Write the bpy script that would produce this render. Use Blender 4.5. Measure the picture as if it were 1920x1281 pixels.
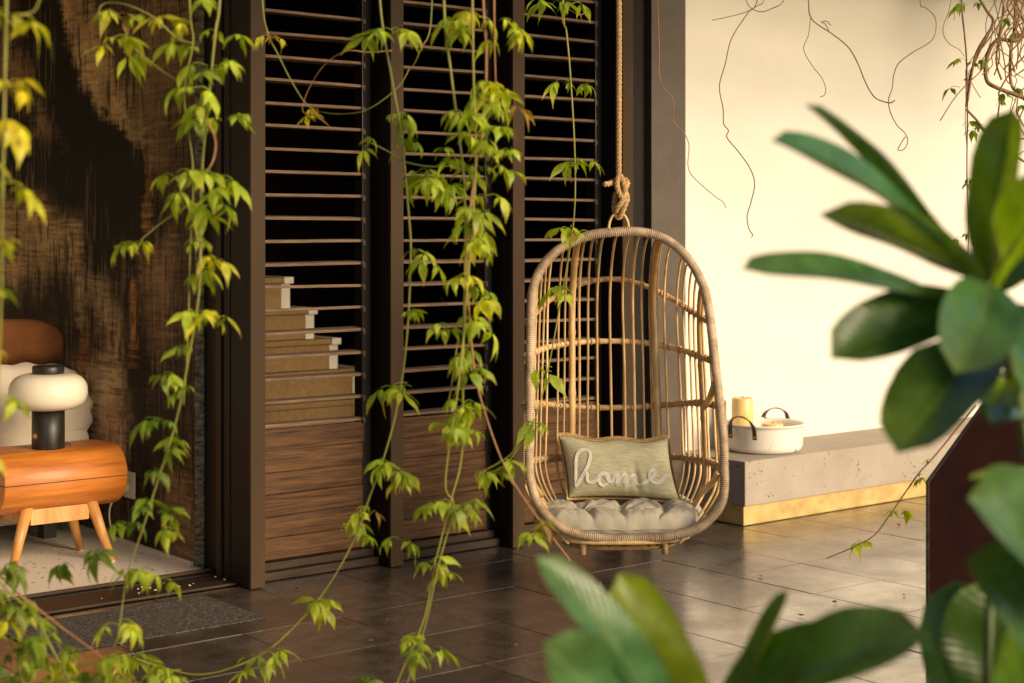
import bpy, bmesh, math, random
import numpy as np
from mathutils import Vector, Matrix, noise as mnoise
R = math.radians
for o in list(bpy.data.objects): bpy.data.objects.remove(o)
scn = bpy.context.scene
COL = scn.collection

# ------------------------------------------------------------------ camera, sky, sun
CAM_H = 1.39; ANG = R(50.97); FPX = 3072.0; HZ = 430.0; CX = 960.0
VD = Vector((math.cos(ANG), math.sin(ANG), 0)); VR = Vector((math.sin(ANG), -math.cos(ANG), 0)); VU = Vector((0, 0, 1))
CAMP = Vector((0, 0, CAM_H))
cd = bpy.data.cameras.new('camera'); cam = bpy.data.objects.new('camera', cd); COL.objects.link(cam)
cam.location = CAMP; cam.rotation_euler = (R(90), 0, ANG - R(90))
cd.sensor_width = 36; cd.lens = 36 * FPX / 1920; cd.shift_y = -(640.5 - HZ) / 1920
cd.clip_start = 0.05; cd.clip_end = 2000
cd.dof.use_dof = True; cd.dof.focus_distance = 6.35; cd.dof.aperture_fstop = 2.4
scn.camera = cam

SUN_EL = R(20); SUN_AZ = (0.22, -0.975)          # the sun stands low, to the right of the camera
w = bpy.data.worlds.new('World'); scn.world = w; w.use_nodes = True
nt = w.node_tree; nt.nodes.clear()
sky = nt.nodes.new('ShaderNodeTexSky'); sky.sky_type = 'NISHITA'; sky.sun_disc = False
sky.sun_elevation = SUN_EL; sky.sun_rotation = math.atan2(SUN_AZ[0], SUN_AZ[1])
bg = nt.nodes.new('ShaderNodeBackground'); bg.inputs['Strength'].default_value = 0.11
wo = nt.nodes.new('ShaderNodeOutputWorld')
nt.links.new(sky.outputs[0], bg.inputs[0]); nt.links.new(bg.outputs[0], wo.inputs[0])
sl = bpy.data.lights.new('sun', 'SUN'); sl.energy = 4.1; sl.angle = R(28); sl.color = (1.0, 0.79, 0.52)
so = bpy.data.objects.new('sun', sl); COL.objects.link(so)
sv = Vector((SUN_AZ[0], SUN_AZ[1], 0)).normalized() * math.cos(SUN_EL) + Vector((0, 0, math.sin(SUN_EL)))
so.rotation_euler = (-sv).to_track_quat('-Z', 'Y').to_euler(); so.location = sv * 20
vs = scn.view_settings; vs.view_transform = 'Standard'; vs.look = 'None'; vs.gamma = 1; vs.exposure = 0.3; vs.use_curve_mapping = False
scn.cycles.use_denoising = True
scn.cycles.max_bounces = 10; scn.cycles.diffuse_bounces = 6; scn.cycles.transmission_bounces = 6

def ray(px, py): return VD + VR * ((px - CX) / FPX) + VU * ((HZ - py) / FPX)
def at(px, py, d=None, X=None, Y=None, Z=None):
    """the point of the place seen at pixel px,py at depth d, or on a plane of the house"""
    r = ray(px, py)
    t = d if d is not None else (X / r.x if X is not None else (Y / r.y if Y is not None else (Z - CAM_H) / r.z))
    return CAMP + r * t

# ------------------------------------------------------------------ mesh helpers
def link(name, me, parent=None):
    o = bpy.data.objects.new(name, me); COL.objects.link(o)
    if parent is not None: o.parent = parent
    return o
def empty(name, loc=(0, 0, 0), rz=0):
    o = bpy.data.objects.new(name, None); COL.objects.link(o); o.location = loc; o.rotation_euler = (0, 0, rz)
    o.empty_display_size = 0.1
    return o
def tag(o, label=None, cat=None, group=None, kind=None):
    if label: o['label'] = label
    if cat: o['category'] = cat
    if group: o['group'] = group
    if kind: o['kind'] = kind
    return o
def mesh(name, verts, faces, m=None, smooth=False):
    me = bpy.data.meshes.new(name); me.from_pydata([tuple(v) for v in verts], [], faces)
    if m: me.materials.append(m)
    if smooth: me.polygons.foreach_set('use_smooth', [True] * len(me.polygons))
    me.update(); return me
def box_me(name, x0, x1, y0, y1, z0, z1, m, bev=0.0):
    bm = bmesh.new(); bmesh.ops.create_cube(bm, size=1)
    for v in bm.verts: v.co = Vector(((x0 + x1) / 2 + v.co.x * (x1 - x0), (y0 + y1) / 2 + v.co.y * (y1 - y0), (z0 + z1) / 2 + v.co.z * (z1 - z0)))
    if bev: bmesh.ops.bevel(bm, geom=bm.edges[:], offset=bev, segments=2, affect='EDGES', profile=0.5)
    me = bpy.data.meshes.new(name); bm.to_mesh(me); bm.free(); me.materials.append(m); return me
def box(name, x0, x1, y0, y1, z0, z1, m, parent=None, bev=0.0):
    return link(name, box_me(name, x0, x1, y0, y1, z0, z1, m, bev), parent)
def catmull(pts, n=6, closed=False):
    P = [Vector(p) for p in pts]; out = []; L = len(P)
    rng = range(L if closed else L - 1)
    for i in rng:
        if closed: a, b, c, d = P[(i - 1) % L], P[i], P[(i + 1) % L], P[(i + 2) % L]
        else: a, b, c, d = P[max(i - 1, 0)], P[i], P[i + 1], P[min(i + 2, L - 1)]
        for k in range(n):
            t = k / n; t2 = t * t; t3 = t2 * t
            out.append(0.5 * ((2 * b) + (c - a) * t + (2 * a - 5 * b + 4 * c - d) * t2 + (3 * b - a - 3 * c + d) * t3))
    if not closed: out.append(P[-1].copy())
    return out
def frames(pts, closed=False):
    n = len(pts); res = []; up = Vector((0.13, 0.21, 1)).normalized()
    prev = None
    for i in range(n):
        t = (pts[(i + 1) % n] - pts[i - 1]) if closed else (pts[min(i + 1, n - 1)] - pts[max(i - 1, 0)])
        t = t.normalized() if t.length > 1e-9 else Vector((0, 0, 1))
        if prev is None:
            a = up if abs(t.dot(up)) < 0.95 else Vector((1, 0.2, 0))
            nrm = (a - t * a.dot(t)).normalized()
        else: nrm = (prev - t * prev.dot(t)).normalized()
        prev = nrm; res.append((t, nrm, t.cross(nrm)))
    return res
def tube_data(pts, rad, seg=8, closed=False, cap=True, base=0):
    fr = frames(pts, closed); V = []; F = []; n = len(pts)
    for i, p in enumerate(pts):
        r = rad(i / max(n - 1, 1)) if callable(rad) else rad
        t, a, b = fr[i]
        for k in range(seg):
            th = 2 * math.pi * k / seg
            V.append(p + (a * math.cos(th) + b * math.sin(th)) * r)
    for i in range(n if closed else n - 1):
        j = (i + 1) % n
        for k in range(seg):
            l = (k + 1) % seg
            F.append((base + i * seg + k, base + i * seg + l, base + j * seg + l, base + j * seg + k))
    if cap and not closed:
        F.append(tuple(base + k for k in reversed(range(seg)))); F.append(tuple(base + (n - 1) * seg + k for k in range(seg)))
    return V, F
def tube(name, pts, rad, m, parent=None, seg=8, closed=False):
    V, F = tube_data([Vector(p) for p in pts], rad, seg, closed)
    return link(name, mesh(name, V, F, m, True), parent)
def tubes(name, lst, m, parent=None, seg=6):
    V = []; F = []
    for pts, rad in lst:
        v, f = tube_data([Vector(p) for p in pts], rad, seg, False, True, len(V)); V += v; F += f
    return link(name, mesh(name, V, F, m, True), parent)
def lathe(name, prof, m, parent=None, seg=40, loc=(0, 0, 0)):
    V = []; F = []; n = len(prof)
    for r, z in prof:
        for k in range(seg):
            th = 2 * math.pi * k / seg; V.append((loc[0] + r * math.cos(th), loc[1] + r * math.sin(th), loc[2] + z))
    for i in range(n - 1):
        for k in range(seg):
            l = (k + 1) % seg; F.append((i * seg + k, i * seg + l, (i + 1) * seg + l, (i + 1) * seg + k))
    me = mesh(name, V, F, m, True)
    return link(name, me, parent)
def grid(name, nu, nv, fn, m, parent=None, smooth=True):
    V = [fn(i / (nu - 1), j / (nv - 1)) for j in range(nv) for i in range(nu)]
    F = [(j * nu + i, j * nu + i + 1, (j + 1) * nu + i + 1, (j + 1) * nu + i) for j in range(nv - 1) for i in range(nu - 1)]
    return link(name, mesh(name, V, F, m, smooth), parent)

# ------------------------------------------------------------------ materials
def nodes(name):
    m = bpy.data.materials.new(name); m.use_nodes = True; t = m.node_tree
    return m, t, t.nodes['Principled BSDF'], t.nodes['Material Output']
def mk(t, kind, **kw):
    n = t.nodes.new(kind)
    for k, v in kw.items():
        if k.startswith('i_'): n.inputs[k[2:].replace('_', ' ')].default_value = v
        else: setattr(n, k, v)
    return n
def rgb(c): return (c[0], c[1], c[2], 1)
def ramp(t, stops):
    r = t.nodes.new('ShaderNodeValToRGB'); e = r.color_ramp.elements
    while len(e) < len(stops): e.new(0.5)
    for i, (p, c) in enumerate(stops): e[i].position = p; e[i].color = rgb(c)
    return r
def stdmat(name, c1, c2, rough=0.6, scale=(8, 8, 8), detail=6, bump=0.1, bscale=None, bdist=0.004, spec=0.5, rr=0.1, objrand=0.0, lo=0.35, hi=0.65, coat=0, coords='Object', metal=0):
    m, t, b, out = nodes(name)
    tc = mk(t, 'ShaderNodeTexCoord'); mp = mk(t, 'ShaderNodeMapping'); mp.inputs['Scale'].default_value = scale
    t.links.new(tc.outputs[coords], mp.inputs[0])
    src = mp.outputs[0]
    oi = None
    if objrand:
        oi = mk(t, 'ShaderNodeObjectInfo')
        add = mk(t, 'ShaderNodeVectorMath', operation='MULTIPLY_ADD')
        add.inputs[1].default_value = (37, 17, 23); cmb = mk(t, 'ShaderNodeCombineXYZ')
        for k in range(3): t.links.new(oi.outputs['Random'], cmb.inputs[k])
        t.links.new(cmb.outputs[0], add.inputs[0]); t.links.new(src, add.inputs[2]); src = add.outputs[0]
    nz = mk(t, 'ShaderNodeTexNoise', i_Scale=1.0, i_Detail=detail, i_Roughness=0.62); t.links.new(src, nz.inputs['Vector'])
    r = ramp(t, [(lo, c1), (hi, c2)]); t.links.new(nz.outputs[0], r.inputs[0])
    colo = r.outputs[0]
    if objrand:
        hs = mk(t, 'ShaderNodeHueSaturation'); mr = mk(t, 'ShaderNodeMapRange'); mr.inputs['To Min'].default_value = 1 - objrand; mr.inputs['To Max'].default_value = 1 + objrand
        t.links.new(oi.outputs['Random'], mr.inputs[0]); t.links.new(mr.outputs[0], hs.inputs['Value']); t.links.new(colo, hs.inputs['Color']); colo = hs.outputs[0]
    t.links.new(colo, b.inputs['Base Color'])
    mr2 = mk(t, 'ShaderNodeMapRange'); mr2.inputs['To Min'].default_value = max(0.02, rough - rr); mr2.inputs['To Max'].default_value = rough + rr
    t.links.new(nz.outputs[0], mr2.inputs[0]); t.links.new(mr2.outputs[0], b.inputs['Roughness'])
    b.inputs['Specular IOR Level'].default_value = spec; b.inputs['Coat Weight'].default_value = coat; b.inputs['Metallic'].default_value = metal
    if bump:
        n2 = nz
        if bscale:
            n2 = mk(t, 'ShaderNodeTexNoise', i_Scale=bscale, i_Detail=5.0); t.links.new(tc.outputs[coords], n2.inputs['Vector'])
        bp = mk(t, 'ShaderNodeBump', i_Strength=bump, i_Distance=bdist); t.links.new(n2.outputs[0], bp.inputs['Height']); t.links.new(bp.outputs[0], b.inputs['Normal'])
    return m

M = {}
M['fin'] = stdmat('bronze_metal', (0.042, 0.024, 0.0115), (0.058, 0.034, 0.0165), 0.6, (6, 6, 1.2), bump=0.06, bscale=260, bdist=0.001, spec=0.15)
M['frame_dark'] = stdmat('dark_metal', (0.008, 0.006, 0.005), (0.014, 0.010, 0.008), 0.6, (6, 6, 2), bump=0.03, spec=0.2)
M['slat'] = stdmat('weathered_slat', (0.075, 0.043, 0.024), (0.19, 0.115, 0.068), 0.8, (9, 60, 160), bump=0.35, bdist=0.002, objrand=0.12)
M['board'] = stdmat('timber_board', (0.028, 0.013, 0.006), (0.135, 0.068, 0.031), 0.65, (5, 20, 90), spec=0.15, bump=0.4, bdist=0.002, objrand=0.14, lo=0.3, hi=0.7)
M['sill'] = stdmat('wet_sill', (0.018, 0.010, 0.006), (0.05, 0.029, 0.016), 0.55, (5, 40, 40), bump=0.2, bdist=0.002, spec=0.25)
M['pillar'] = stdmat('pillar_paint', (0.066, 0.047, 0.031), (0.084, 0.06, 0.041), 0.5, (14, 14, 14), bump=0.25, bscale=210, bdist=0.0012)
M['wall'] = stdmat('white_render', (0.70, 0.655, 0.575), (0.755, 0.71, 0.63), 0.8, (1.1, 1.1, 2.6), bump=0.3, bscale=70, bdist=0.003, spec=0.3)
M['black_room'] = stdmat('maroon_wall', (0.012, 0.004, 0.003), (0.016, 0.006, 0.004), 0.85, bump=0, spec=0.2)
M['stair_tan'] = stdmat('carpet_tan', (0.25, 0.155, 0.06), (0.33, 0.205, 0.083), 0.9, (40, 40, 40), bump=0.2)
M['stair_white'] = stdmat('stair_paint', (0.68, 0.62, 0.52), (0.75, 0.7, 0.6), 0.6, bump=0)
M['terrazzo'] = None
M['rope'] = stdmat('jute', (0.3, 0.17, 0.065), (0.56, 0.36, 0.16), 0.9, (90, 90, 160), bump=0.6, bdist=0.002)
M['rattan'] = stdmat('rattan_pole', (0.46, 0.27, 0.10), (0.74, 0.50, 0.23), 0.42, (24, 24, 7), bump=0.3, bscale=140, bdist=0.001, objrand=0.28)
M['wrap'] = stdmat('rattan_wrap', (0.33, 0.225, 0.135), (0.62, 0.47, 0.31), 0.6, (16, 16, 16), bump=0.2, bscale=300, bdist=0.0008)
M['bind'] = stdmat('rattan_binding', (0.36, 0.23, 0.11), (0.58, 0.41, 0.22), 0.6, (60, 60, 60), bump=0.2)
M['seatrope'] = stdmat('seat_fibre', (0.30, 0.15, 0.04), (0.5, 0.29, 0.1), 0.8, (60, 60, 90), bump=0.5)
M['cushion'] = stdmat('grey_linen', (0.43, 0.385, 0.29), (0.50, 0.445, 0.34), 0.9, (7, 7, 7), bump=0.25, bscale=420, bdist=0.001, spec=0.15)
M['crochet'] = stdmat('crochet', (0.42, 0.27, 0.1), (0.72, 0.52, 0.25), 0.9, (110, 110, 110), bump=0.9, bdist=0.006, spec=0.1)
M['ribbon'] = stdmat('ribbon', (0.58, 0.51, 0.43), (0.66, 0.6, 0.52), 0.8, (30, 30, 30), bump=0.2)
M['cord'] = stdmat('ribbon_cord', (0.76, 0.71, 0.64), (0.84, 0.8, 0.74), 0.7, (90, 90, 90), bump=0.3)
M['candle'] = stdmat('wax', (0.72, 0.5, 0.18), (0.8, 0.6, 0.26), 0.4, (5, 5, 5), bump=0.05)
M['candle_pale'] = stdmat('pale_wax', (0.8, 0.68, 0.45), (0.84, 0.74, 0.52), 0.4, (5, 5, 5), bump=0.05)
M['wick'] = stdmat('wick', (0.02, 0.015, 0.01), (0.05, 0.04, 0.03), 0.9, bump=0)
M['leather'] = stdmat('leather', (0.05, 0.024, 0.014), (0.14, 0.075, 0.045), 0.5, (50, 50, 50), bump=0.3, bdist=0.001)
M['maroon'] = stdmat('maroon_steel', (0.020, 0.0065, 0.0045), (0.036, 0.010, 0.007), 0.7, (8, 8, 8), bump=0.15, bscale=60, bdist=0.001, spec=0.12)
M['maroon_edge'] = stdmat('worn_edge', (0.012, 0.007, 0.006), (0.06, 0.042, 0.038), 0.4, (40, 40, 40), bump=0.2)
M['wood'] = stdmat('honey_wood', (0.36, 0.095, 0.010), (0.66, 0.23, 0.034), 0.5, (3, 34, 34), bump=0.08, bdist=0.001, coat=0.08, lo=0.3, hi=0.7)
M['wood_leg'] = stdmat('oak_leg', (0.50, 0.21, 0.05), (0.70, 0.36, 0.12), 0.4, (26, 26, 5), bump=0.08, bdist=0.001, coat=0.15)
M['black_wood'] = stdmat('black_ash', (0.008, 0.007, 0.006), (0.025, 0.021, 0.018), 0.45, (60, 60, 6), bump=0.3, bdist=0.001)
M['opal'] = stdmat('opal_glass', (0.74, 0.66, 0.53), (0.76, 0.68, 0.55), 0.35, bump=0, spec=0.4)
M['brass'] = stdmat('brass', (0.55, 0.33, 0.1), (0.62, 0.4, 0.14), 0.35, bump=0, metal=0.8)
M['plastic'] = stdmat('white_plastic', (0.62, 0.57, 0.46), (0.66, 0.6, 0.5), 0.45, bump=0)
M['linen_white'] = stdmat('cream_linen', (0.7, 0.6, 0.46), (0.76, 0.66, 0.52), 0.9, (5, 5, 5), bump=0.25, bscale=50, bdist=0.004, spec=0.1)
M['linen_rust'] = stdmat('rust_linen', (0.13, 0.05, 0.018), (0.21, 0.083, 0.03), 0.9, (6, 6, 6), bump=0.5, bscale=24, bdist=0.012, spec=0.1)
M['linen_pink'] = stdmat('blush_linen', (0.6, 0.42, 0.3), (0.66, 0.48, 0.36), 0.9, (6, 6, 6), bump=0.3, bscale=24, bdist=0.01, spec=0.1)
M['boucle'] = stdmat('boucle', (0.28, 0.25, 0.2), (0.55, 0.5, 0.42), 0.95, (120, 120, 120), bump=0.9, bdist=0.008, spec=0.1)
M['plain_int'] = stdmat('interior_paint', (0.78, 0.72, 0.62), (0.8, 0.74, 0.64), 0.85, bump=0)
M['ceil'] = stdmat('soffit_paint', (0.5, 0.42, 0.3), (0.54, 0.46, 0.33), 0.85, bump=0)
M['timber_dark'] = stdmat('pergola_timber', (0.10, 0.06, 0.035), (0.16, 0.1, 0.06), 0.7, (20, 20, 20), bump=0.2)
M['soil'] = stdmat('soil', (0.03, 0.02, 0.013), (0.06, 0.042, 0.028), 0.95, (30, 30, 30), bump=0.8, bdist=0.02)
M['grass'] = stdmat('lawn', (0.03, 0.055, 0.012), (0.06, 0.09, 0.025), 0.9, (2, 2, 2), bump=0.5, bdist=0.03)
M['stem'] = stdmat('green_stem', (0.19, 0.19, 0.03), (0.30, 0.27, 0.045), 0.5, (20, 20, 8), bump=0.1)
M['stem_red'] = stdmat('red_stem', (0.28, 0.11, 0.04), (0.4, 0.2, 0.07), 0.5, (20, 20, 8), bump=0.1)
M['woody'] = stdmat('woody_stem', (0.20, 0.10, 0.045), (0.38, 0.21, 0.10), 0.8, (50, 50, 20), bump=0.4, bdist=0.002)
M['tendril'] = stdmat('dry_tendril', (0.22, 0.145, 0.07), (0.34, 0.235, 0.125), 0.8, (50, 50, 20), bump=0.2)
M['plant_stalk'] = stdmat('plant_stalk', (0.06, 0.085, 0.02), (0.1, 0.13, 0.035), 0.5, (20, 20, 8), bump=0.2)
M['glass_dark'] = stdmat('fixing_metal', (0.05, 0.045, 0.04), (0.08, 0.07, 0.06), 0.35, bump=0, metal=0.6)

def terrazzo():
    m, t, b, out = nodes('terrazzo')
    tc = mk(t, 'ShaderNodeTexCoord'); mp = mk(t, 'ShaderNodeMapping'); mp.inputs['Scale'].default_value = (34, 34, 34); t.links.new(tc.outputs['Object'], mp.inputs[0])
    nz = mk(t, 'ShaderNodeTexNoise', i_Scale=2.5, i_Detail=3.0)
    mx = mk(t, 'ShaderNodeVectorMath', operation='MULTIPLY_ADD'); mx.inputs[1].default_value = (0.7, 0.7, 0.7)
    t.links.new(mp.outputs[0], nz.inputs['Vector']); t.links.new(nz.outputs['Color'], mx.inputs[0]); t.links.new(mp.outputs[0], mx.inputs[2])
    vo = mk(t, 'ShaderNodeTexVoronoi', i_Scale=1.0); t.links.new(mx.outputs[0], vo.inputs['Vector'])
    sz = mk(t, 'ShaderNodeSeparateColor'); t.links.new(vo.outputs['Color'], sz.inputs[0])
    th = mk(t, 'ShaderNodeMath', operation='MULTIPLY'); th.inputs[1].default_value = 0.42; t.links.new(sz.outputs[0], th.inputs[0])
    sq = mk(t, 'ShaderNodeMath', operation='SUBTRACT'); sq.inputs[1].default_value = 0.14; t.links.new(th.outputs[0], sq.inputs[0])
    lt = mk(t, 'ShaderNodeMath', operation='LESS_THAN'); t.links.new(vo.outputs['Distance'], lt.inputs[0]); t.links.new(sq.outputs[0], lt.inputs[1])
    r = ramp(t, [(0.0, (0.035, 0.028, 0.022)), (0.5, (0.1, 0.075, 0.055)), (0.8, (0.2, 0.15, 0.1))]); t.links.new(sz.outputs[1], r.inputs[0])
    mix = mk(t, 'ShaderNodeMix', data_type='RGBA'); mix.inputs[6].default_value = (0.80, 0.74, 0.63, 1)
    t.links.new(lt.outputs[0], mix.inputs[0]); t.links.new(r.outputs[0], mix.inputs[7]); t.links.new(mix.outputs[2], b.inputs['Base Color'])
    b.inputs['Roughness'].default_value = 0.42
    return m
M['terrazzo'] = terrazzo()

def tilemat():
    # damp concrete pavers: brown grey, fine pale aggregate, uneven sheen where the film of water lies
    m, t, b, out = nodes('paver'); oi = mk(t, 'ShaderNodeObjectInfo'); geo = mk(t, 'ShaderNodeNewGeometry')
    n1 = mk(t, 'ShaderNodeTexNoise', i_Scale=2.4, i_Detail=8.0, i_Roughness=0.68); t.links.new(geo.outputs['Position'], n1.inputs['Vector'])
    n2 = mk(t, 'ShaderNodeTexNoise', i_Scale=135.0, i_Detail=3.0, i_Roughness=0.7); t.links.new(geo.outputs['Position'], n2.inputs['Vector'])
    n3 = mk(t, 'ShaderNodeTexNoise', i_Scale=9.0, i_Detail=7.0, i_Roughness=0.7); t.links.new(geo.outputs['Position'], n3.inputs['Vector'])
    r1 = ramp(t, [(0.32, (0.036, 0.026, 0.0185)), (0.68, (0.118, 0.085, 0.061))]); t.links.new(n3.outputs[0], r1.inputs[0])
    r2 = ramp(t, [(0.56, (0, 0, 0)), (0.70, (1, 1, 1))]); t.links.new(n2.outputs[0], r2.inputs[0])
    mx = mk(t, 'ShaderNodeMix', data_type='RGBA'); mx.inputs[7].default_value = (0.30, 0.245, 0.19, 1)
    mm = mk(t, 'ShaderNodeMath', operation='MULTIPLY'); mm.inputs[1].default_value = 0.8; t.links.new(r2.outputs[0], mm.inputs[0])
    t.links.new(mm.outputs[0], mx.inputs[0]); t.links.new(r1.outputs[0], mx.inputs[6])
    hs = mk(t, 'ShaderNodeHueSaturation'); mr = mk(t, 'ShaderNodeMapRange'); mr.inputs['To Min'].default_value = 0.7; mr.inputs['To Max'].default_value = 1.3
    t.links.new(oi.outputs['Random'], mr.inputs[0]); t.links.new(mr.outputs[0], hs.inputs['Value']); t.links.new(mx.outputs[2], hs.inputs['Color'])
    t.links.new(hs.outputs[0], b.inputs['Base Color'])
    rr = mk(t, 'ShaderNodeMapRange'); rr.inputs['From Min'].default_value = 0.38; rr.inputs['From Max'].default_value = 0.62; rr.inputs['To Min'].default_value = 0.18; rr.inputs['To Max'].default_value = 0.42
    t.links.new(n1.outputs[0], rr.inputs[0]); t.links.new(rr.outputs[0], b.inputs['Roughness'])
    cw = mk(t, 'ShaderNodeMapRange'); cw.inputs['From Min'].default_value = 0.35; cw.inputs['From Max'].default_value = 0.68; cw.inputs['To Min'].default_value = 0.9; cw.inputs['To Max'].default_value = 0.45; t.links.new(n1.outputs[0], cw.inputs[0]); t.links.new(cw.outputs[0], b.inputs['Coat Weight'])
    b.inputs['Specular IOR Level'].default_value = 1.0; b.inputs['Coat Weight'].default_value = 0.8; b.inputs['Coat Roughness'].default_value = 0.17
    ad = mk(t, 'ShaderNodeMath', operation='MULTIPLY_ADD'); ad.inputs[1].default_value = 0.5; t.links.new(n2.outputs[0], ad.inputs[0]); t.links.new(n3.outputs[0], ad.inputs[2])
    bp = mk(t, 'ShaderNodeBump', i_Strength=0.4, i_Distance=0.002); t.links.new(ad.outputs[0], bp.inputs['Height']); t.links.new(bp.outputs[0], b.inputs['Normal'])
    return m
M['tile'] = tilemat()
M['joint'] = stdmat('joint_grit', (0.014, 0.01, 0.008), (0.03, 0.022, 0.016), 0.8, (30, 30, 30), bump=0.2)

def concrete():
    m, t, b, out = nodes('pitted_concrete'); tc = mk(t, 'ShaderNodeTexCoord')
    n1 = mk(t, 'ShaderNodeTexNoise', i_Scale=3.0, i_Detail=7.0, i_Roughness=0.65); t.links.new(tc.outputs['Object'], n1.inputs['Vector'])
    r1 = ramp(t, [(0.3, (0.29, 0.24, 0.19)), (0.7, (0.39, 0.325, 0.26))]); t.links.new(n1.outputs[0], r1.inputs[0])
    n0 = mk(t, 'ShaderNodeTexNoise', i_Scale=5.0, i_Detail=2.0); t.links.new(tc.outputs['Object'], n0.inputs['Vector'])
    vo = mk(t, 'ShaderNodeTexVoronoi', i_Scale=62.0); vo.inputs['Randomness'].default_value = 1.0; t.links.new(tc.outputs['Object'], vo.inputs['Vector'])
    sp = mk(t, 'ShaderNodeSeparateColor'); t.links.new(vo.outputs['Color'], sp.inputs[0])
    a = mk(t, 'ShaderNodeMath', operation='MULTIPLY'); t.links.new(sp.outputs[0], a.inputs[0]); t.links.new(n0.outputs[0], a.inputs[1])
    s = mk(t, 'ShaderNodeMath', operation='SUBTRACT'); s.inputs[1].default_value = 0.25; t.links.new(a.outputs[0], s.inputs[0])
    d = mk(t, 'ShaderNodeMath', operation='SUBTRACT'); t.links.new(s.outputs[0], d.inputs[0]); t.links.new(vo.outputs['Distance'], d.inputs[1])
    st = mk(t, 'ShaderNodeMapRange'); st.inputs['From Min'].default_value = 0.0; st.inputs['From Max'].default_value = 0.06; t.links.new(d.outputs[0], st.inputs[0])
    mx = mk(t, 'ShaderNodeMix', data_type='RGBA'); mx.inputs[7].default_value = (0.045, 0.032, 0.022, 1)
    t.links.new(st.outputs[0], mx.inputs[0]); t.links.new(r1.outputs[0], mx.inputs[6]); t.links.new(mx.outputs[2], b.inputs['Base Color'])
    b.inputs['Roughness'].default_value = 0.62
    inv = mk(t, 'ShaderNodeMath', operation='SUBTRACT'); inv.inputs[0].default_value = 1.0; t.links.new(st.outputs[0], inv.inputs[1])
    bp = mk(t, 'ShaderNodeBump', i_Strength=0.6, i_Distance=0.004); t.links.new(inv.outputs[0], bp.inputs['Height']); t.links.new(bp.outputs[0], b.inputs['Normal'])
    return m
M['concrete'] = concrete()
M['plinth'] = stdmat('yellowed_plinth', (0.40, 0.265, 0.085), (0.56, 0.40, 0.15), 0.7, (9, 9, 14), bump=0.3, bscale=60, bdist=0.003)

def matmat():
    m, t, b, out = nodes('doormat_pile'); tc = mk(t, 'ShaderNodeTexCoord')
    n = mk(t, 'ShaderNodeTexNoise', i_Scale=105.0, i_Detail=4.0, i_Roughness=0.7); t.links.new(tc.outputs['Object'], n.inputs['Vector'])
    r = ramp(t, [(0.38, (0.022, 0.017, 0.013)), (0.52, (0.075, 0.06, 0.046)), (0.66, (0.22, 0.18, 0.145))]); t.links.new(n.outputs[0], r.inputs[0])
    t.links.new(r.outputs[0], b.inputs['Base Color']); b.inputs['Roughness'].default_value = 0.95
    bp = mk(t, 'ShaderNodeBump', i_Strength=1.0, i_Distance=0.008); t.links.new(n.outputs[0], bp.inputs['Height']); t.links.new(bp.outputs[0], b.inputs['Normal'])
    return m
M['mat'] = matmat()

def enamel():
    m, t, b, out = nodes('chipped_enamel'); tc = mk(t, 'ShaderNodeTexCoord')
    vo = mk(t, 'ShaderNodeTexVoronoi', i_Scale=26.0); t.links.new(tc.outputs['Object'], vo.inputs['Vector'])
    nz = mk(t, 'ShaderNodeTexNoise', i_Scale=60.0); t.links.new(tc.outputs['Object'], nz.inputs['Vector'])
    sp = mk(t, 'ShaderNodeSeparateColor'); t.links.new(vo.outputs['Color'], sp.inputs[0])
    s = mk(t, 'ShaderNodeMath', operation='MULTIPLY_ADD'); s.inputs[1].default_value = 0.5; s.inputs[2].default_value = -0.31; t.links.new(sp.outputs[0], s.inputs[0])
    d = mk(t, 'ShaderNodeMath', operation='MULTIPLY_ADD'); d.inputs[1].default_value = 0.14; t.links.new(nz.outputs[0], d.inputs[0]); t.links.new(s.outputs[0], d.inputs[2])
    lt = mk(t, 'ShaderNodeMath', operation='LESS_THAN'); t.links.new(vo.outputs['Distance'], lt.inputs[0]); t.links.new(d.outputs[0], lt.inputs[1])
    mx = mk(t, 'ShaderNodeMix', data_type='RGBA'); mx.inputs[6].default_value = (0.84, 0.79, 0.70, 1); mx.inputs[7].default_value = (0.11, 0.10, 0.10, 1)
    t.links.new(lt.outputs[0], mx.inputs[0]); t.links.new(mx.outputs[2], b.inputs['Base Color']); b.inputs['Roughness'].default_value = 0.3
    return m
M['enamel'] = enamel()

def pillowmat():
    m, t, b, out = nodes('sage_slub'); tc = mk(t, 'ShaderNodeTexCoord'); mp = mk(t, 'ShaderNodeMapping'); mp.inputs['Scale'].default_value = (26, 60, 430); t.links.new(tc.outputs['Object'], mp.inputs[0])
    n = mk(t, 'ShaderNodeTexNoise', i_Scale=1.0, i_Detail=3.0); t.links.new(mp.outputs[0], n.inputs['Vector'])
    r = ramp(t, [(0.32, (0.35, 0.32, 0.205)), (0.55, (0.44, 0.405, 0.265)), (0.72, (0.60, 0.555, 0.385))]); t.links.new(n.outputs[0], r.inputs[0])
    t.links.new(r.outputs[0], b.inputs['Base Color']); b.inputs['Roughness'].default_value = 0.9; b.inputs['Specular IOR Level'].default_value = 0.15
    bp = mk(t, 'ShaderNodeBump', i_Strength=0.35, i_Distance=0.001); t.links.new(n.outputs[0], bp.inputs['Height']); t.links.new(bp.outputs[0], b.inputs['Normal'])
    return m
M['sage'] = pillowmat()

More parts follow.
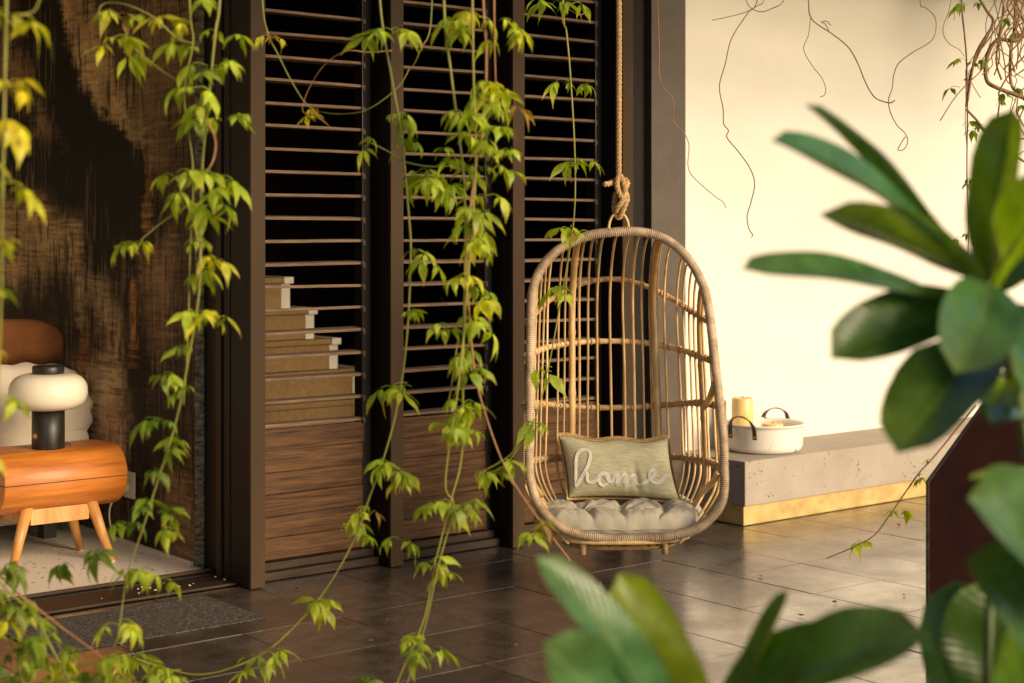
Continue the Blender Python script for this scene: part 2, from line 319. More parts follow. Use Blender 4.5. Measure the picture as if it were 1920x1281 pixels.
def leafmat(name, base, tip, trans=0.45, rough=0.42, spec=0.45, useobj=True, veins=0):
    """thin leaf: colour by the leaf's own tint (object colour), paler vein, tip tint, light passes through"""
    m, t, b, out = nodes(name)
    at_ = mk(t, 'ShaderNodeAttribute', attribute_name='along'); oi = mk(t, 'ShaderNodeObjectInfo')
    sp = mk(t, 'ShaderNodeSeparateColor'); t.links.new(at_.outputs['Color'], sp.inputs[0])
    tc = mk(t, 'ShaderNodeTexCoord'); nz = mk(t, 'ShaderNodeTexNoise', i_Scale=24.0, i_Detail=4.0); t.links.new(tc.outputs['Object'], nz.inputs['Vector'])
    mixo = mk(t, 'ShaderNodeMix', data_type='RGBA'); mixo.inputs[6].default_value = rgb(base); mixo.inputs[0].default_value = 0.0
    if useobj:
        t.links.new(oi.outputs['Color'], mixo.inputs[7]); mixo.inputs[0].default_value = 1.0
    p = mk(t, 'ShaderNodeMath', operation='POWER'); p.inputs[1].default_value = 3.0; t.links.new(sp.outputs[0], p.inputs[0])
    q = mk(t, 'ShaderNodeMath', operation='MULTIPLY'); t.links.new(p.outputs[0], q.inputs[0]); t.links.new(oi.outputs['Random'], q.inputs[1])
    mt = mk(t, 'ShaderNodeMix', data_type='RGBA'); mt.inputs[7].default_value = rgb(tip); t.links.new(q.outputs[0], mt.inputs[0]); t.links.new(mixo.outputs[2], mt.inputs[6])
    mv = mk(t, 'ShaderNodeMix', data_type='RGBA', blend_type='MULTIPLY'); mv.inputs[0].default_value = 1.0
    rv = ramp(t, [(0.3, (0.72, 0.72, 0.72)), (0.7, (1.2, 1.2, 1.1))]); t.links.new(nz.outputs[0], rv.inputs[0])
    t.links.new(mt.outputs[2], mv.inputs[6]); t.links.new(rv.outputs[0], mv.inputs[7])
    ve = mk(t, 'ShaderNodeMapRange'); ve.inputs['From Min'].default_value = 0.0; ve.inputs['From Max'].default_value = 0.12; ve.inputs['To Min'].default_value = 0.55; ve.inputs['To Max'].default_value = 0.0
    t.links.new(sp.outputs[1], ve.inputs[0])
    mw = mk(t, 'ShaderNodeMix', data_type='RGBA'); mw.inputs[7].default_value = rgb((min(1, base[0] * 2.2), min(1, base[1] * 1.8), base[2] * 1.5)); t.links.new(ve.outputs[0], mw.inputs[0]); t.links.new(mv.outputs[2], mw.inputs[6])
    t.links.new(mw.outputs[2], b.inputs['Base Color']); b.inputs['Roughness'].default_value = rough; b.inputs['Specular IOR Level'].default_value = spec
    if veins:   # side veins leave the midrib at a slant; a few worn specks
        ph = mk(t, 'ShaderNodeMath', operation='MULTIPLY_ADD'); ph.inputs[1].default_value = -0.16; t.links.new(sp.outputs[1], ph.inputs[0]); t.links.new(sp.outputs[0], ph.inputs[2])
        fq = mk(t, 'ShaderNodeMath', operation='MULTIPLY'); fq.inputs[1].default_value = 130.0; t.links.new(ph.outputs[0], fq.inputs[0])
        sn = mk(t, 'ShaderNodeMath', operation='SINE'); t.links.new(fq.outputs[0], sn.inputs[0])
        vr = mk(t, 'ShaderNodeMapRange'); vr.inputs['From Min'].default_value = 0.8; vr.inputs['From Max'].default_value = 1.0; vr.inputs['To Max'].default_value = 0.12; t.links.new(sn.outputs[0], vr.inputs[0])
        mz = mk(t, 'ShaderNodeMix', data_type='RGBA'); mz.inputs[7].default_value = (0.2, 0.26, 0.06, 1); t.links.new(vr.outputs[0], mz.inputs[0]); t.links.new(mw.outputs[2], mz.inputs[6])
        ns = mk(t, 'ShaderNodeTexNoise', i_Scale=70.0, i_Detail=2.0); t.links.new(tc.outputs['Object'], ns.inputs['Vector'])
        rs_ = ramp(t, [(0.70, (0, 0, 0)), (0.76, (0.6, 0.6, 0.6))]); t.links.new(ns.outputs[0], rs_.inputs[0])
        mw = mk(t, 'ShaderNodeMix', data_type='RGBA'); mw.inputs[7].default_value = (0.16, 0.11, 0.03, 1); t.links.new(rs_.outputs[0], mw.inputs[0]); t.links.new(mz.outputs[2], mw.inputs[6])
        t.links.new(mw.outputs[2], b.inputs['Base Color'])
        bp = mk(t, 'ShaderNodeBump', i_Strength=0.10, i_Distance=0.002); t.links.new(sn.outputs[0], bp.inputs['Height']); t.links.new(bp.outputs[0], b.inputs['Normal'])
        ro = mk(t, 'ShaderNodeMapRange'); ro.inputs['To Min'].default_value = rough - 0.08; ro.inputs['To Max'].default_value = rough + 0.2; t.links.new(nz.outputs[0], ro.inputs[0]); t.links.new(ro.outputs[0], b.inputs['Roughness'])
    tr = mk(t, 'ShaderNodeBsdfTranslucent'); hs = mk(t, 'ShaderNodeHueSaturation'); hs.inputs['Saturation'].default_value = 1.1; hs.inputs['Value'].default_value = 1.5
    t.links.new(mw.outputs[2], hs.inputs['Color']); t.links.new(hs.outputs[0], tr.inputs['Color'])
    ms = mk(t, 'ShaderNodeMixShader'); ms.inputs[0].default_value = trans
    t.links.new(b.outputs[0], ms.inputs[1]); t.links.new(tr.outputs[0], ms.inputs[2]); t.links.new(ms.outputs[0], out.inputs['Surface'])
    return m
M['vine_leaf'] = leafmat('vine_leaf', (0.14, 0.2, 0.025), (0.62, 0.42, 0.03), 0.5)
M['big_leaf'] = leafmat('big_leaf', (0.05, 0.10, 0.02), (0.11, 0.15, 0.02), 0.3, 0.2, 0.7, True, 1)

# ------------------------------------------------------------------ ground and terrace floor
tag(link('ground', mesh('ground', [(-600, -600, -0.06), (600, -600, -0.06), (600, 600, -0.06), (-600, 600, -0.06)], [(0, 1, 2, 3)], M['grass'])), kind='structure')
floor = tag(box('terrace_floor', -1.2, 10.0, 1.2, 5.95, -0.05, -0.012, M['joint']), kind='structure')
TX, TY = 0.4, 0.4125
tile_me = box_me('tile', -TX / 2 + 0.0025, TX / 2 - 0.0025, -TY / 2 + 0.0012, TY / 2 - 0.0012, -0.03, 0, M['tile'], 0.0006)
tile_cut = box_me('tile', -TX / 2 + 0.0025, TX / 2 - 0.0025, -0.13, 0.128, -0.03, 0, M['tile'], 0.0006)
rnd = random.Random(4)
for i in range(-8, 16):
    for j in range(-6, 2):
        cx_, cy_ = 3.225 + TX * (i + 0.5), 4.95 + TY * (j - 0.5)
        d = cx_ * VD.x + cy_ * VD.y
        lat = (cx_ * VR.x + cy_ * VR.y) / max(d, 0.1)
        if d < 3.2 or abs(lat) > 0.48: continue
        t_ = link('tile', tile_me, floor); t_.location = (cx_, cy_, rnd.uniform(-0.0007, 0.0007)); t_.rotation_euler = (rnd.uniform(-.0025, .0025), rnd.uniform(-.0025, .0025), 0)
    c = link('tile', tile_cut, floor); c.location = (3.225 + TX * (i + 0.5), 4.95 + TY + 0.131, rnd.uniform(-0.001, 0.001))

# ------------------------------------------------------------------ house shell (rooms behind the facade)
tag(box('white_wall', 5.56, 12.0, 5.70, 5.95, 0.0, 3.2, M['wall']), 'cream rendered wall behind the concrete bench', 'wall')
tag(box('pillar', *[at(1222, 600, Y=5.615).x, at(1286, 600, Y=5.615).x], 5.615, 5.86, 0, 3.2, M['pillar'], None, 0.004), 'broad brown grey metal pillar at the left end of the cream wall', 'pillar')
tag(box('door_jamb', 5.20, at(1219, 600, Y=5.64).x, 5.66, 5.80, 0, 3.2, M['frame_dark'], None, 0.003), 'dark recessed door jamb between the narrow post and the brown pillar', 'door frame')
ch = box('edge_strip', at(1218, 600, Y=5.645).x, at(1221, 600, Y=5.645).x, 5.645, 5.70, 0, 3.2, M['fin'])
ch.parent = bpy.data.objects['pillar']
# stair hall behind the louvres
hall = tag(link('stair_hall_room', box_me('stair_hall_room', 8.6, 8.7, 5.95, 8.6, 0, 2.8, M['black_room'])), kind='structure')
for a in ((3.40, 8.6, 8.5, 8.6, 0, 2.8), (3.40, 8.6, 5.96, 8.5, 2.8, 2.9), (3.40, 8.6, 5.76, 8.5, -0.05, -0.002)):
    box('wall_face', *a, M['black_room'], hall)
# bedroom
floor_b = tag(box('bedroom_floor', -1.6, 3.21, 5.93, 9.6, -0.05, 0.012, M['terrazzo']), kind='structure')
bed = tag(box('bedroom_walls', -1.7, -1.6, 5.93, 9.6, 0, 2.7, M['plain_int']), kind='structure')
box('wall_face', -1.6, 3.2, 9.6, 9.7, 0, 2.7, M['plain_int'], bed)
tag(box('ceiling', -1.7, 3.4, 5.95, 9.7, 2.7, 2.8, M['ceil']), kind='structure')
roof = empty('eave_roof', (4.5, 5.0, 2.95)); tag(roof, 'flat roof overhang above the louvred facade', 'roof')
box('soffit', -6.5, 7.5, -0.25, 4.6, 0.0, 0.12, M['ceil'], roof)
for o in ():
    pass

wg = empty('sky_blocker', (-3.3, 3.9, 0)); tag(wg, 'unseen dark timber block added left of the terrace against sky light', 'light blocker')  # out of view, added to hold back sky light from the left
for n in range(14): box('blocker_board', -2.2, 2.0, -1.9, 1.75, 0.004 + n * 0.215, 0.21 + n * 0.215, M['timber_dark'], wg, 0.004)

# ------------------------------------------------------------------ painted mural wall
def vnoise(x, y, s):
    return mnoise.noise(Vector((x * s, y * s, 3.7)))
def seg_d(p, a, b):
    ax, ay = a; bx, by = b; dx, dy = bx - ax, by - ay
    t = max(0, min(1, ((p[0] - ax) * dx + (p[1] - ay) * dy) / (dx * dx + dy * dy + 1e-9)))
    return math.hypot(p[0] - ax - dx * t, p[1] - ay - dy * t)
MUR = [  # colour, stroke, half width, softness, opacity (brush strokes in the artwork)
    ((0.045, 0.024, 0.011), [(20, -60), (20, 1100)], 900, 50, 1.0),
    ((0.26, 0.17, 0.07), [(130, -40), (150, 90), (185, 190), (220, 275)], 48, 12, 0.95),
    ((0.12, 0.075, 0.03), [(300, -40), (290, 160), (262, 280)], 46, 22, 0.75),
    ((0.16, 0.10, 0.04), [(-20, 60), (60, 170), (66, 240)], 26, 16, 0.6),
    ((0.25, 0.165, 0.07), [(-20, 440), (60, 420), (118, 470), (40, 520)], 44, 18, 0.95),
    ((0.32, 0.23, 0.11), [(150, 545), (190, 540), (185, 600)], 24, 10, 0.9),
    ((0.34, 0.235, 0.115), [(200, 600), (196, 700), (220, 800), (235, 860)], 34, 16, 0.9),
    ((0.17, 0.10, 0.042), [(300, 470), (290, 620)], 24, 14, 0.7),
    ((0.36, 0.25, 0.13), [(180, 690), (188, 860)], 20, 12, 0.8),
    ((0.15, 0.095, 0.042), [(330, 880), (345, 1080)], 30, 14, 0.7),
    ((0.003, 0.002, 0.0015), [(60, -60), (80, 60), (112, 170), (160, 250), (235, 300), (250, 330)], 42, 7, 1.0),
    ((0.003, 0.002, 0.0015), [(150, 330), (205, 350), (235, 400)], 70, 12, 0.98),
    ((0.003, 0.002, 0.0015), [(20, 225), (25, 320), (90, 300)], 48, 9, 0.97),
    ((0.004, 0.003, 0.002), [(195, 430), (190, 470)], 36, 10, 0.95),
    ((0.006, 0.004, 0.003), [(225, 450), (235, 560), (258, 700)], 26, 12, 0.9),
    ((0.010, 0.005, 0.003), [(30, 580), (120, 570), (140, 620)], 44, 20, 0.9),
    ((0.007, 0.004, 0.003), [(262, 760), (256, 900), (280, 1010)], 26, 14, 0.9),
    ((0.010, 0.006, 0.004), [(310, 700), (330, 850)], 26, 16, 0.75),
    ((0.23, 0.10, 0.022), [(278, 290), (280, 420)], 5, 4, 0.75), ((0.24, 0.11, 0.02), [(250, 540), (246, 680)], 6, 6, 0.8),
    ((0.20, 0.055, 0.018), [(165, 620), (160, 690)], 8, 6, 0.7), ((0.19, 0.055, 0.02), [(210, 760), (200, 840)], 9, 8, 0.6),
    ((0.26, 0.17, 0.07), [(120, 430), (150, 560), (165, 640)], 4, 3, 0.5), ((0.20, 0.05, 0.02), [(136, 0), (134, 95)], 3, 3, 0.6),
    ((0.002, 0.002, 0.001), [(201, 205), (202, 216)], 5, 2, 1.0),
]
def vn(x, y, seed):
    """value noise, 0..1"""
    r = np.random.RandomState(seed).rand(256, 256); xi = np.floor(x).astype(int); yi = np.floor(y).astype(int); fx = x - xi; fy = y - yi
    fx = fx * fx * (3 - 2 * fx); fy = fy * fy * (3 - 2 * fy); g = lambda a, b: r[(xi + a) % 256, (yi + b) % 256]
    return (g(0, 0) * (1 - fx) + g(1, 0) * fx) * (1 - fy) + (g(0, 1) * (1 - fx) + g(1, 1) * fx) * fy
def fbm(x, y, seed, o=4): return sum(vn(x * 2 ** k, y * 2 ** k, seed + k) * 0.5 ** k for k in range(o)) / sum(0.5 ** k for k in range(o))
def mural():
    NY, NZ = 440, 500; y0, y1, z0, z1 = 6.02, 9.6, 0.0, 2.7
    ii, jj = np.meshgrid(np.arange(NY) / (NY - 1), np.arange(NZ) / (NZ - 1)); y = y0 + (y1 - y0) * ii ** 1.35; z = z0 + (z1 - z0) * jj
    V = np.stack([np.full_like(y, 3.21), y, z], -1).reshape(-1, 3)
    d = 3.21 * VD.x + y * VD.y; px = CX + FPX * (3.21 * VR.x + y * VR.y) / d; py = HZ - FPX * (z - CAM_H) / d
    px = px + 26 * (fbm(y * 6, z * 6, 1) - 0.5) + 14 * (fbm(y * 26, z * 20, 5) - 0.5); py = py + 40 * (fbm(y * 5 + 9, z * 5, 9) - 0.5)
    dryv = fbm(y * 95, z * 4 + 3 * fbm(y * 3, z * 3, 2), 20, 4) - 0.5; dryh = fbm(y * 5 + z * 2, z * 85, 30, 4) - 0.5; blot = fbm(y * 7, z * 5, 40, 4)
    dry = np.where(blot > 0.5, dryv, dryh)
    c = np.zeros(y.shape + (3,)) + np.array((0.03, 0.017, 0.009))
    for n, (col, stk, hw, sf, op) in enumerate(MUR):
        dd = np.full_like(px, 1e9)
        for (ax, ay), (bx, by) in zip(stk, stk[1:]):
            ux, uy = bx - ax, by - ay; t = np.clip(((px - ax) * ux + (py - ay) * uy) / (ux * ux + uy * uy + 1e-9), 0, 1)
            dd = np.minimum(dd, np.hypot(px - ax - ux * t, py - ay - uy * t))
        e = (hw - dd) / sf + (dry if n % 2 else dryv * 0.6 + dryh * 0.6) * 5.0
        a = np.clip(e * 0.5 + 0.5, 0, 1) * op
        if col[0] > 0.02: a *= np.clip(0.55 + 1.3 * (blot - 0.35) + dryh * 0.9, 0.1, 1)
        c = c * (1 - a[..., None]) + np.array(col) * a[..., None]
    # scraped streaks of pale and black paint, fine cloth grain
    s1 = np.clip((fbm(y * 130, z * 5, 60, 3) - 0.60) * 9, 0, 1) * np.clip((fbm(y * 4, z * 2.5, 64, 3) - 0.42) * 6, 0, 1)
    c = c * (1 - 0.42 * s1[..., None]) + np.array((0.17, 0.12, 0.05)) * 0.42 * s1[..., None]
    s2 = np.clip((fbm(y * 60, z * 7 + 40, 70, 4) - 0.57) * 9, 0, 1) * np.clip((fbm(y * 3 + 5, z * 3, 74, 3) - 0.4) * 6, 0, 1)
    c = c * (1 - 0.75 * s2[..., None])
    s3 = np.clip((fbm(y * 9, z * 120, 80, 3) - 0.56) * 8, 0, 1); c = c * (1 - 0.35 * s3[..., None])
    c = c * (0.6 + 0.8 * fbm(y * 160, z * 160, 90, 2))[..., None] * 2.1
    c = c * 0.84 + c.mean(-1, keepdims=True) * 0.16 * np.array((1.08, 1.0, 0.86))
    Cc = np.concatenate([c, np.ones(y.shape + (1,))], -1).reshape(-1, 4)
    F = [(j * NY + i, (j + 1) * NY + i, (j + 1) * NY + i + 1, j * NY + i + 1) for j in range(NZ - 1) for i in range(NY - 1)]
    m, t, b, out = nodes('mural_paint')
    a = mk(t, 'ShaderNodeAttribute', attribute_name='paint'); tc = mk(t, 'ShaderNodeTexCoord')
    t.links.new(a.outputs['Color'], b.inputs['Base Color']); b.inputs['Roughness'].default_value = 0.75; b.inputs['Specular IOR Level'].default_value = 0.2
    me = mesh('mural_wall', V, F, m); ca = me.color_attributes.new('paint', 'FLOAT_COLOR', 'POINT')
    ca.data.foreach_set('color', np.array(Cc, dtype=np.float32).ravel())
    o = link('painting', me)
    wl = tag(box('mural_wall', 3.213, 3.40, 6.022, 9.6, 0, 2.7, M['woodend']), 'bedroom side wall covered by a dark brown and black abstract mural', 'wall')
    o.parent = wl; return wl
M['woodend'] = stdmat('mural_edge', (0.10, 0.07, 0.035), (0.62, 0.47, 0.25), 0.8, (26, 60, 70), bump=0.5, lo=0.36, hi=0.66)
mw = mural()
box('skirting', 3.196, 3.212, 6.03, 9.6, 0.012, 0.03, M['plastic'], mw)

# ------------------------------------------------------------------ louvred facade: fins, panels
FX = [(3.189, 3.254), (3.844, 3.908), (4.489, 4.555), (5.139, 5.205)]
FLAB = ['tall brown metal post beside the open bedroom doorway', 'tall brown metal post between the first and second louvre panels', 'tall brown metal post just left of the hanging chair', 'tall brown metal post behind the hanging rope']
for (a, b_), lb in zip(FX, FLAB):
    p = empty('facade_post', ((a + b_) / 2, 5.6, 0)); tag(p, lb, 'post', 'brown metal posts of the facade')
    h = (b_ - a) / 2
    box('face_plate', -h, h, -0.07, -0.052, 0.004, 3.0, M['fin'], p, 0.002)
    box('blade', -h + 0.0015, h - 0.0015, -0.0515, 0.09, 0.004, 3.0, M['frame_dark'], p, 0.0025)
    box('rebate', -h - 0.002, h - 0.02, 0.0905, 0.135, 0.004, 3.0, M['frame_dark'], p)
PANL = ['louvred timber panel with beige stairs visible behind its slats', 'louvred timber panel half hidden by the thick hanging vine', 'louvred timber panel directly behind the rattan chair back']
PITCH = 0.0919
for k in range(3):
    x0 = FX[k][1]; x1 = FX[k + 1][0]; xs0, xs1 = x0 + 0.035, x1 - 0.045
    p = empty('louvre_panel', ((x0 + x1) / 2, 5.66, 0)); tag(p, PANL[k], 'louvre', 'louvred timber panels'); cxp = (x0 + x1) / 2
    L = (xs1 - xs0) / 2; mid = (xs0 + xs1) / 2 - cxp
    sme = box_me('slat', -L, L, -0.038, 0.038, -0.006, 0.006, M['slat'], 0.0015)
    rs = random.Random(k + 11)
    for n in range(24):
        s = link('slat', sme, p); s.location = (mid, 0.04, 0.607 + n * PITCH + rs.uniform(-.0015, .0015)); s.rotation_euler = (R(rs.uniform(-4, 4)), R(rs.gauss(0, 0.35)), R(rs.gauss(0, 0.3)))
        c = link('pivot_clip', bpy.data.meshes.get('pivot_clip') or box_me('pivot_clip', -0.006, 0.006, -0.012, 0.012, -0.012, 0.012, M['glass_dark'], 0.002), p); c.location = (xs1 - cxp + 0.004, 0.012, 0.598 + n * PITCH)
    for sx, wd in ((x0 - cxp, 0.034), (x1 - cxp - 0.044, 0.042)):
        box('stile', sx + 0.001, sx + wd, 0.012, 0.075, 0.06, 2.95, M['frame_dark'], p, 0.002)
    tube('tilt_rod', [(xs1 - cxp - 0.012, -0.006, 0.6), (xs1 - cxp - 0.012, -0.006, 2.9)], 0.0025, M['glass_dark'], p, 6)
    bme = box_me('board', -L - 0.004, L + 0.01, -0.011, 0.011, -0.0425, 0.0425, M['board'], 0.002)
    for n in range(6):
        bb = link('board', bme, p); bb.location = (mid, 0.024 + rs.uniform(-.002, .002), 0.115 + n * 0.0868); bb.rotation_euler = (0, R(rs.uniform(-.25, .25)), 0)
    box('sill', x0 - cxp + 0.001, x1 - cxp - 0.001, -0.045, 0.09, 0.003, 0.035, M['sill'], p, 0.003)
    box('bottom_rail', x0 - cxp + 0.001, x1 - cxp - 0.001, -0.012, 0.07, 0.0355, 0.066, M['sill'], p, 0.003)
    box('top_rail', x0 - cxp + 0.001, x1 - cxp - 0.001, 0.0, 0.08, 2.82, 2.95, M['frame_dark'], p, 0.003)
# frame by the bedroom door
dj = empty('sliding_door_frame', (3.25, 5.8, 0)); tag(dj, 'dark metal sliding door frame and floor track of the bedroom opening', 'door frame')
box('jamb', -0.035, 0.06, -0.104, 0.07, 0.002, 2.9, M['frame_dark'], dj, 0.003)
box('jamb', 0.0, 0.06, 0.072, 0.215, 0.002, 2.9, M['frame_dark'], dj, 0.003)
box('jamb_stop', -0.058, -0.036, -0.03, 0.01, 0.002, 2.9, M['fin'], dj, 0.002)
box('track', -4.8, -0.037, 0.03, 0.13, 0.001, 0.018, M['frame_dark'], dj, 0.002)
box('track_rail', -4.8, -0.037, 0.062, 0.078, 0.0185, 0.03, M['fin'], dj, 0.002)
box('threshold', -4.8, -0.037, -0.16, 0.029, 0.001, 0.012, M['sill'], dj, 0.003)
rs = random.Random(7)
for n in range(14):
    x = -0.05 - abs(rs.gauss(0.25, 0.28)); s = rs.uniform(0.002, 0.008)
    q = box('paint_chip', -s, s, -s * .5, s * .5, 0, 0.002, M['candle_pale'], dj); q.location = (x, rs.uniform(-0.10, 0.02), 0.0125); q.rotation_euler = (0, 0, rs.uniform(0, 3))

# stairs in the hall
st = empty('staircase', (4.5, 7.4, 0)); tag(st, 'beige carpeted stairs with white painted ends seen through the louvres', 'stairs')
zs = 1.145
for n in range(8):
    xr = -0.115 + n * 0.143; z1 = zs - n * 0.161
    if n == 0: z1 = zs
    box('riser', -1.2, xr - 0.055, -0.2 - n * 0.0015, 0.9, z1 - 0.158, z1 - 0.032, M['stair_tan'], st, 0.003)
    box('tread', -1.2, xr - 0.05, -0.215 - n * 0.0015, 0.9, z1 - 0.031, z1, M['stair_tan'], st, 0.008)
    if n < 4:
        box('end_block', xr - 0.0545, xr - 0.004, -0.198 - n * 0.0015, 0.9, z1 - 0.158, z1 - 0.032, M['stair_white'], st)
        box('end_nosing', xr - 0.049, xr + 0.008, -0.216 - n * 0.0015, 0.9, z1 - 0.0315, z1 + 0.002, M['stair_white'], st, 0.003)
sw = empty('light_switch', at(828, 550, Y=8.49)); tag(sw, 'small steel light switch on the dark hall wall', 'switch')
box('plate', -0.04, 0.035, -0.01, 0.0, -0.09, 0.06, M['glass_dark'], sw, 0.003)
for zz in (-0.03, -0.06): box('rocker', -0.012, 0.004, -0.014, -0.0105, zz - 0.008, zz + 0.008, M['plastic'], sw, 0.002)

# ------------------------------------------------------------------ concrete bench with dish and candles
bn = empty('concrete_bench', (5.661, 5.70, 0)); tag(bn, 'low pitted concrete bench on a yellow plinth along the wall', 'bench')
box('slab', 0, 5.5, -0.445, -0.002, 0.095, 0.304, M['concrete'], bn, 0.004)
box('plinth', 0.004, 5.5, -0.432, -0.002, 0.003, 0.0945, M['plinth'], bn, 0.003)
PC = at(1442, 850, Z=0.304); PC = Vector((6.03, 5.475, 0.3045))
pot = empty('enamel_dish', PC, R(24)); tag(pot, 'chipped white enamel dish with two leather handles on the bench', 'dish')
lathe('bowl', [(0.0, 0.0), (0.155, 0.0), (0.178, 0.008), (0.19, 0.03), (0.193, 0.115), (0.198, 0.128), (0.207, 0.132), (0.208, 0.137), (0.2, 0.139), (0.19, 0.133), (0.186, 0.12), (0.183, 0.03), (0.17, 0.014), (0.0, 0.012)], M['enamel'], pot, 56)
def strap(name, ang, wd, hh, tilt):
    c = Vector((math.cos(ang), math.sin(ang), 0)); tdir = Vector((-c.y, c.x, 0)); pts = []
    for i in range(17):
        a = math.pi * i / 16
        x = -math.cos(a) * 0.068; z = 0.075 + (0.098 + hh) * (math.sin(a) ** 0.55)
        out_ = 0.199 + 0.022 * math.sin(a) + tilt * max(0, z - 0.13)
        pts.append(c * out_ + tdir * x + Vector((0, 0, z)))
    V = []; F = []
    for i, p in enumerate(pts):
        tn = (pts[min(i + 1, 16)] - pts[max(i - 1, 0)]).normalized(); sd = tn.cross(c).normalized(); nn = tn.cross(sd)
        wv = (c * 0.75 + sd * 0.0).normalized()
        # strap lies with its flat side to the bowl at the ends and twists flat at the crown
        k = math.sin(math.pi * i / 16) ** 2
        flat = (tdir * (1 - k) + c * k); flat = (flat - tn * flat.dot(tn)).normalized(); th = tn.cross(flat)
        for s1, s2 in ((-1, -1), (1, -1), (1, 1), (-1, 1)): V.append(p + flat * wd * s1 + th * 0.0022 * s2)
    for i in range(16):
        for k in range(4):
            l = (k + 1) % 4; F.append((i * 4 + k, i * 4 + l, i * 4 + 4 + l, i * 4 + 4 + k))
    F += [(0, 3, 2, 1), (64, 65, 66, 67)]
    o = link(name, mesh(name, V, F, M['leather'], False), pot)
    for s in (0, 16): 
        r_ = lathe('rivet', [(0, 0.004), (0.004, 0.003), (0.006, 0)], M['brass'], o, 8); r_.location = pts[s] + c * 0.003 + Vector((0, 0, 0.012)); r_.rotation_euler = c.to_track_quat('Z', 'Y').to_euler()
strap('handle', R(168), 0.011, 0.012, 0.1)
strap('handle', R(2), 0.011, 0.012, 0.1)
def candle(px, d, rad, z0, z1, m, lb):
    p = at(px, 800, d=d); o = empty('candle', (p.x, p.y, z0)); tag(o, lb, 'candle', 'candles in and behind the enamel dish')
    h = z1 - z0
    lathe('wax', [(0, 0), (rad, 0), (rad, h - 0.005), (rad - 0.004, h), (rad * 0.8, h - 0.003), (rad * 0.3, h - 0.012), (0, h - 0.013)], m, o, 32)
    tube('wick', [(0, 0, h - 0.015), (0.001, 0, h + 0.002), (0.005, 0, h + 0.01)], 0.0016, M['wick'], o, 6)
candle(1392, 8.06, 0.053, 0.318, 0.562, M['candle'], 'tall yellow pillar candle standing in the enamel dish')
candle(1448, 8.06, 0.053, 0.318, 0.436, M['candle'], 'short pale yellow candle barely above the dish rim')
candle(1352, 8.13, 0.026, 0.305, 0.545, M['candle_pale'], 'pale candle half hidden behind the chair frame beside the dish')

# ------------------------------------------------------------------ hanging rattan chair
CO = Vector((4.252, 4.599, 1.38)); CRZ = R(-37.03000000000001)
chair = empty('hanging_chair', CO, CRZ); tag(chair, 'egg shaped rattan chair hanging on a rope above the wet terrace', 'chair')
# local axes: x right, y backwards (away from the sitter's knees), z up, origin at the top of the ring
TL = R(12)
RUV = [(0.0, -0.0), (-0.102, -0.011), (-0.184, -0.042), (-0.252, -0.087), (-0.301, -0.149), (-0.328, -0.217), (-0.337, -0.292), (-0.34, -0.42), (-0.343, -0.528), (-0.346, -0.66), (-0.348, -0.792), (-0.35, -0.878), (-0.345, -0.943), (-0.322, -1.015), (-0.278, -1.073), (-0.214, -1.118), (-0.136, -1.141), (-0.038, -1.152), (0.06, -1.149), (0.159, -1.143), (0.246, -1.125), (0.312, -1.083), (0.358, -1.025), (0.372, -0.96), (0.373, -0.882), (0.375, -0.815), (0.366, -0.662), (0.355, -0.53), (0.345, -0.395), (0.334, -0.287), (0.316, -0.205), (0.276, -0.123), (0.223, -0.06), (0.157, -0.019), (0.082, -0.0)]
ring = catmull([(u, v * math.sin(TL), v * math.cos(TL)) for u, v in RUV], 14, True)
ringy = lambda z: z * math.tan(TL)
fr = tube('frame_ring', ring, 0.0158, M['wrap'], chair, 12, True)
# wound cane: one long helix laid on the ring
def resample(pts, n, closed=False):
    P = pts + ([pts[0]] if closed else []); L = [0]
    for a, b in zip(P, P[1:]): L.append(L[-1] + (b - a).length)
    out = []; k = 0
    for i in range(n):
        s = L[-1] * i / n if closed else L[-1] * i / (n - 1)
        while k < len(L) - 2 and L[k + 1] < s: k += 1
        f = (s - L[k]) / max(1e-9, L[k + 1] - L[k]); out.append(P[k].lerp(P[k + 1], f))
    return out
TURNS = 420; SEGT = 12
cl = resample(ring, TURNS * SEGT, True); ff = frames(cl, True); hel = []
rsn = random.Random(2)
amp = [rsn.uniform(-0.0007, 0.0009) for _ in range(TURNS + 1)]
for i, p in enumerate(cl):
    th = 2 * math.pi * i / SEGT; t_, a, b_ = ff[i]
    hel.append(p + (a * math.cos(th) + b_ * math.sin(th)) * (0.0166 + amp[i // SEGT] * 0.8))
wrap = tube('cane_wrapping', hel, 0.0026, M['wrap'], fr, 5, True)
def ring_top(u):
    pts = [p for p in ring if p.z > -0.62]
    L_ = sorted(pts, key=lambda p: abs(p.x - u))[:6]
    return max(p.z for p in L_)
WB = 0.350; DB = 0.40; NB = 2.5
def halfw(z): return 0.338 + 0.030 * min(1, max(0, -z / 0.9)) - 0.14 * max(0, (-z - 0.93) / 0.2) ** 1.5
def basket(u_t, z, ztop):
    """point of the basket: u_t from -1 to 1 across, z height, ztop where this rib leaves the ring"""
    w_ = halfw(z); u = u_t * w_
    bulge = (max(0.0, 1 - abs(u_t) ** NB)) ** (1 / NB)
    g = min(1, max(0, (ztop - z) / 0.34)); g = math.sqrt(max(0, 1 - (1 - g) ** 2)) if g < 1 else 1
    low = max(0, (-z - 0.88) / 0.28)
    y0 = ringy(z); dep = DB - 0.04 * min(1, -z / 0.5) + 0.0
    yy = y0 + 0.004 + (dep + (-z) * 0.12) * bulge * (0.25 + 0.75 * g) * (1 - 0.42 * min(1, low) ** 1.6) if g > 0 else y0
    yy = y0 + (dep + (-z) * 0.13) * bulge * g * (1 - 0.38 * min(1, low) ** 1.6)
    return Vector((u, yy, z))
rs = random.Random(21)
def ut(th): # even spacing along the bowed plan
    c = math.cos(th); return math.copysign(abs(c) ** (2 / NB), c)
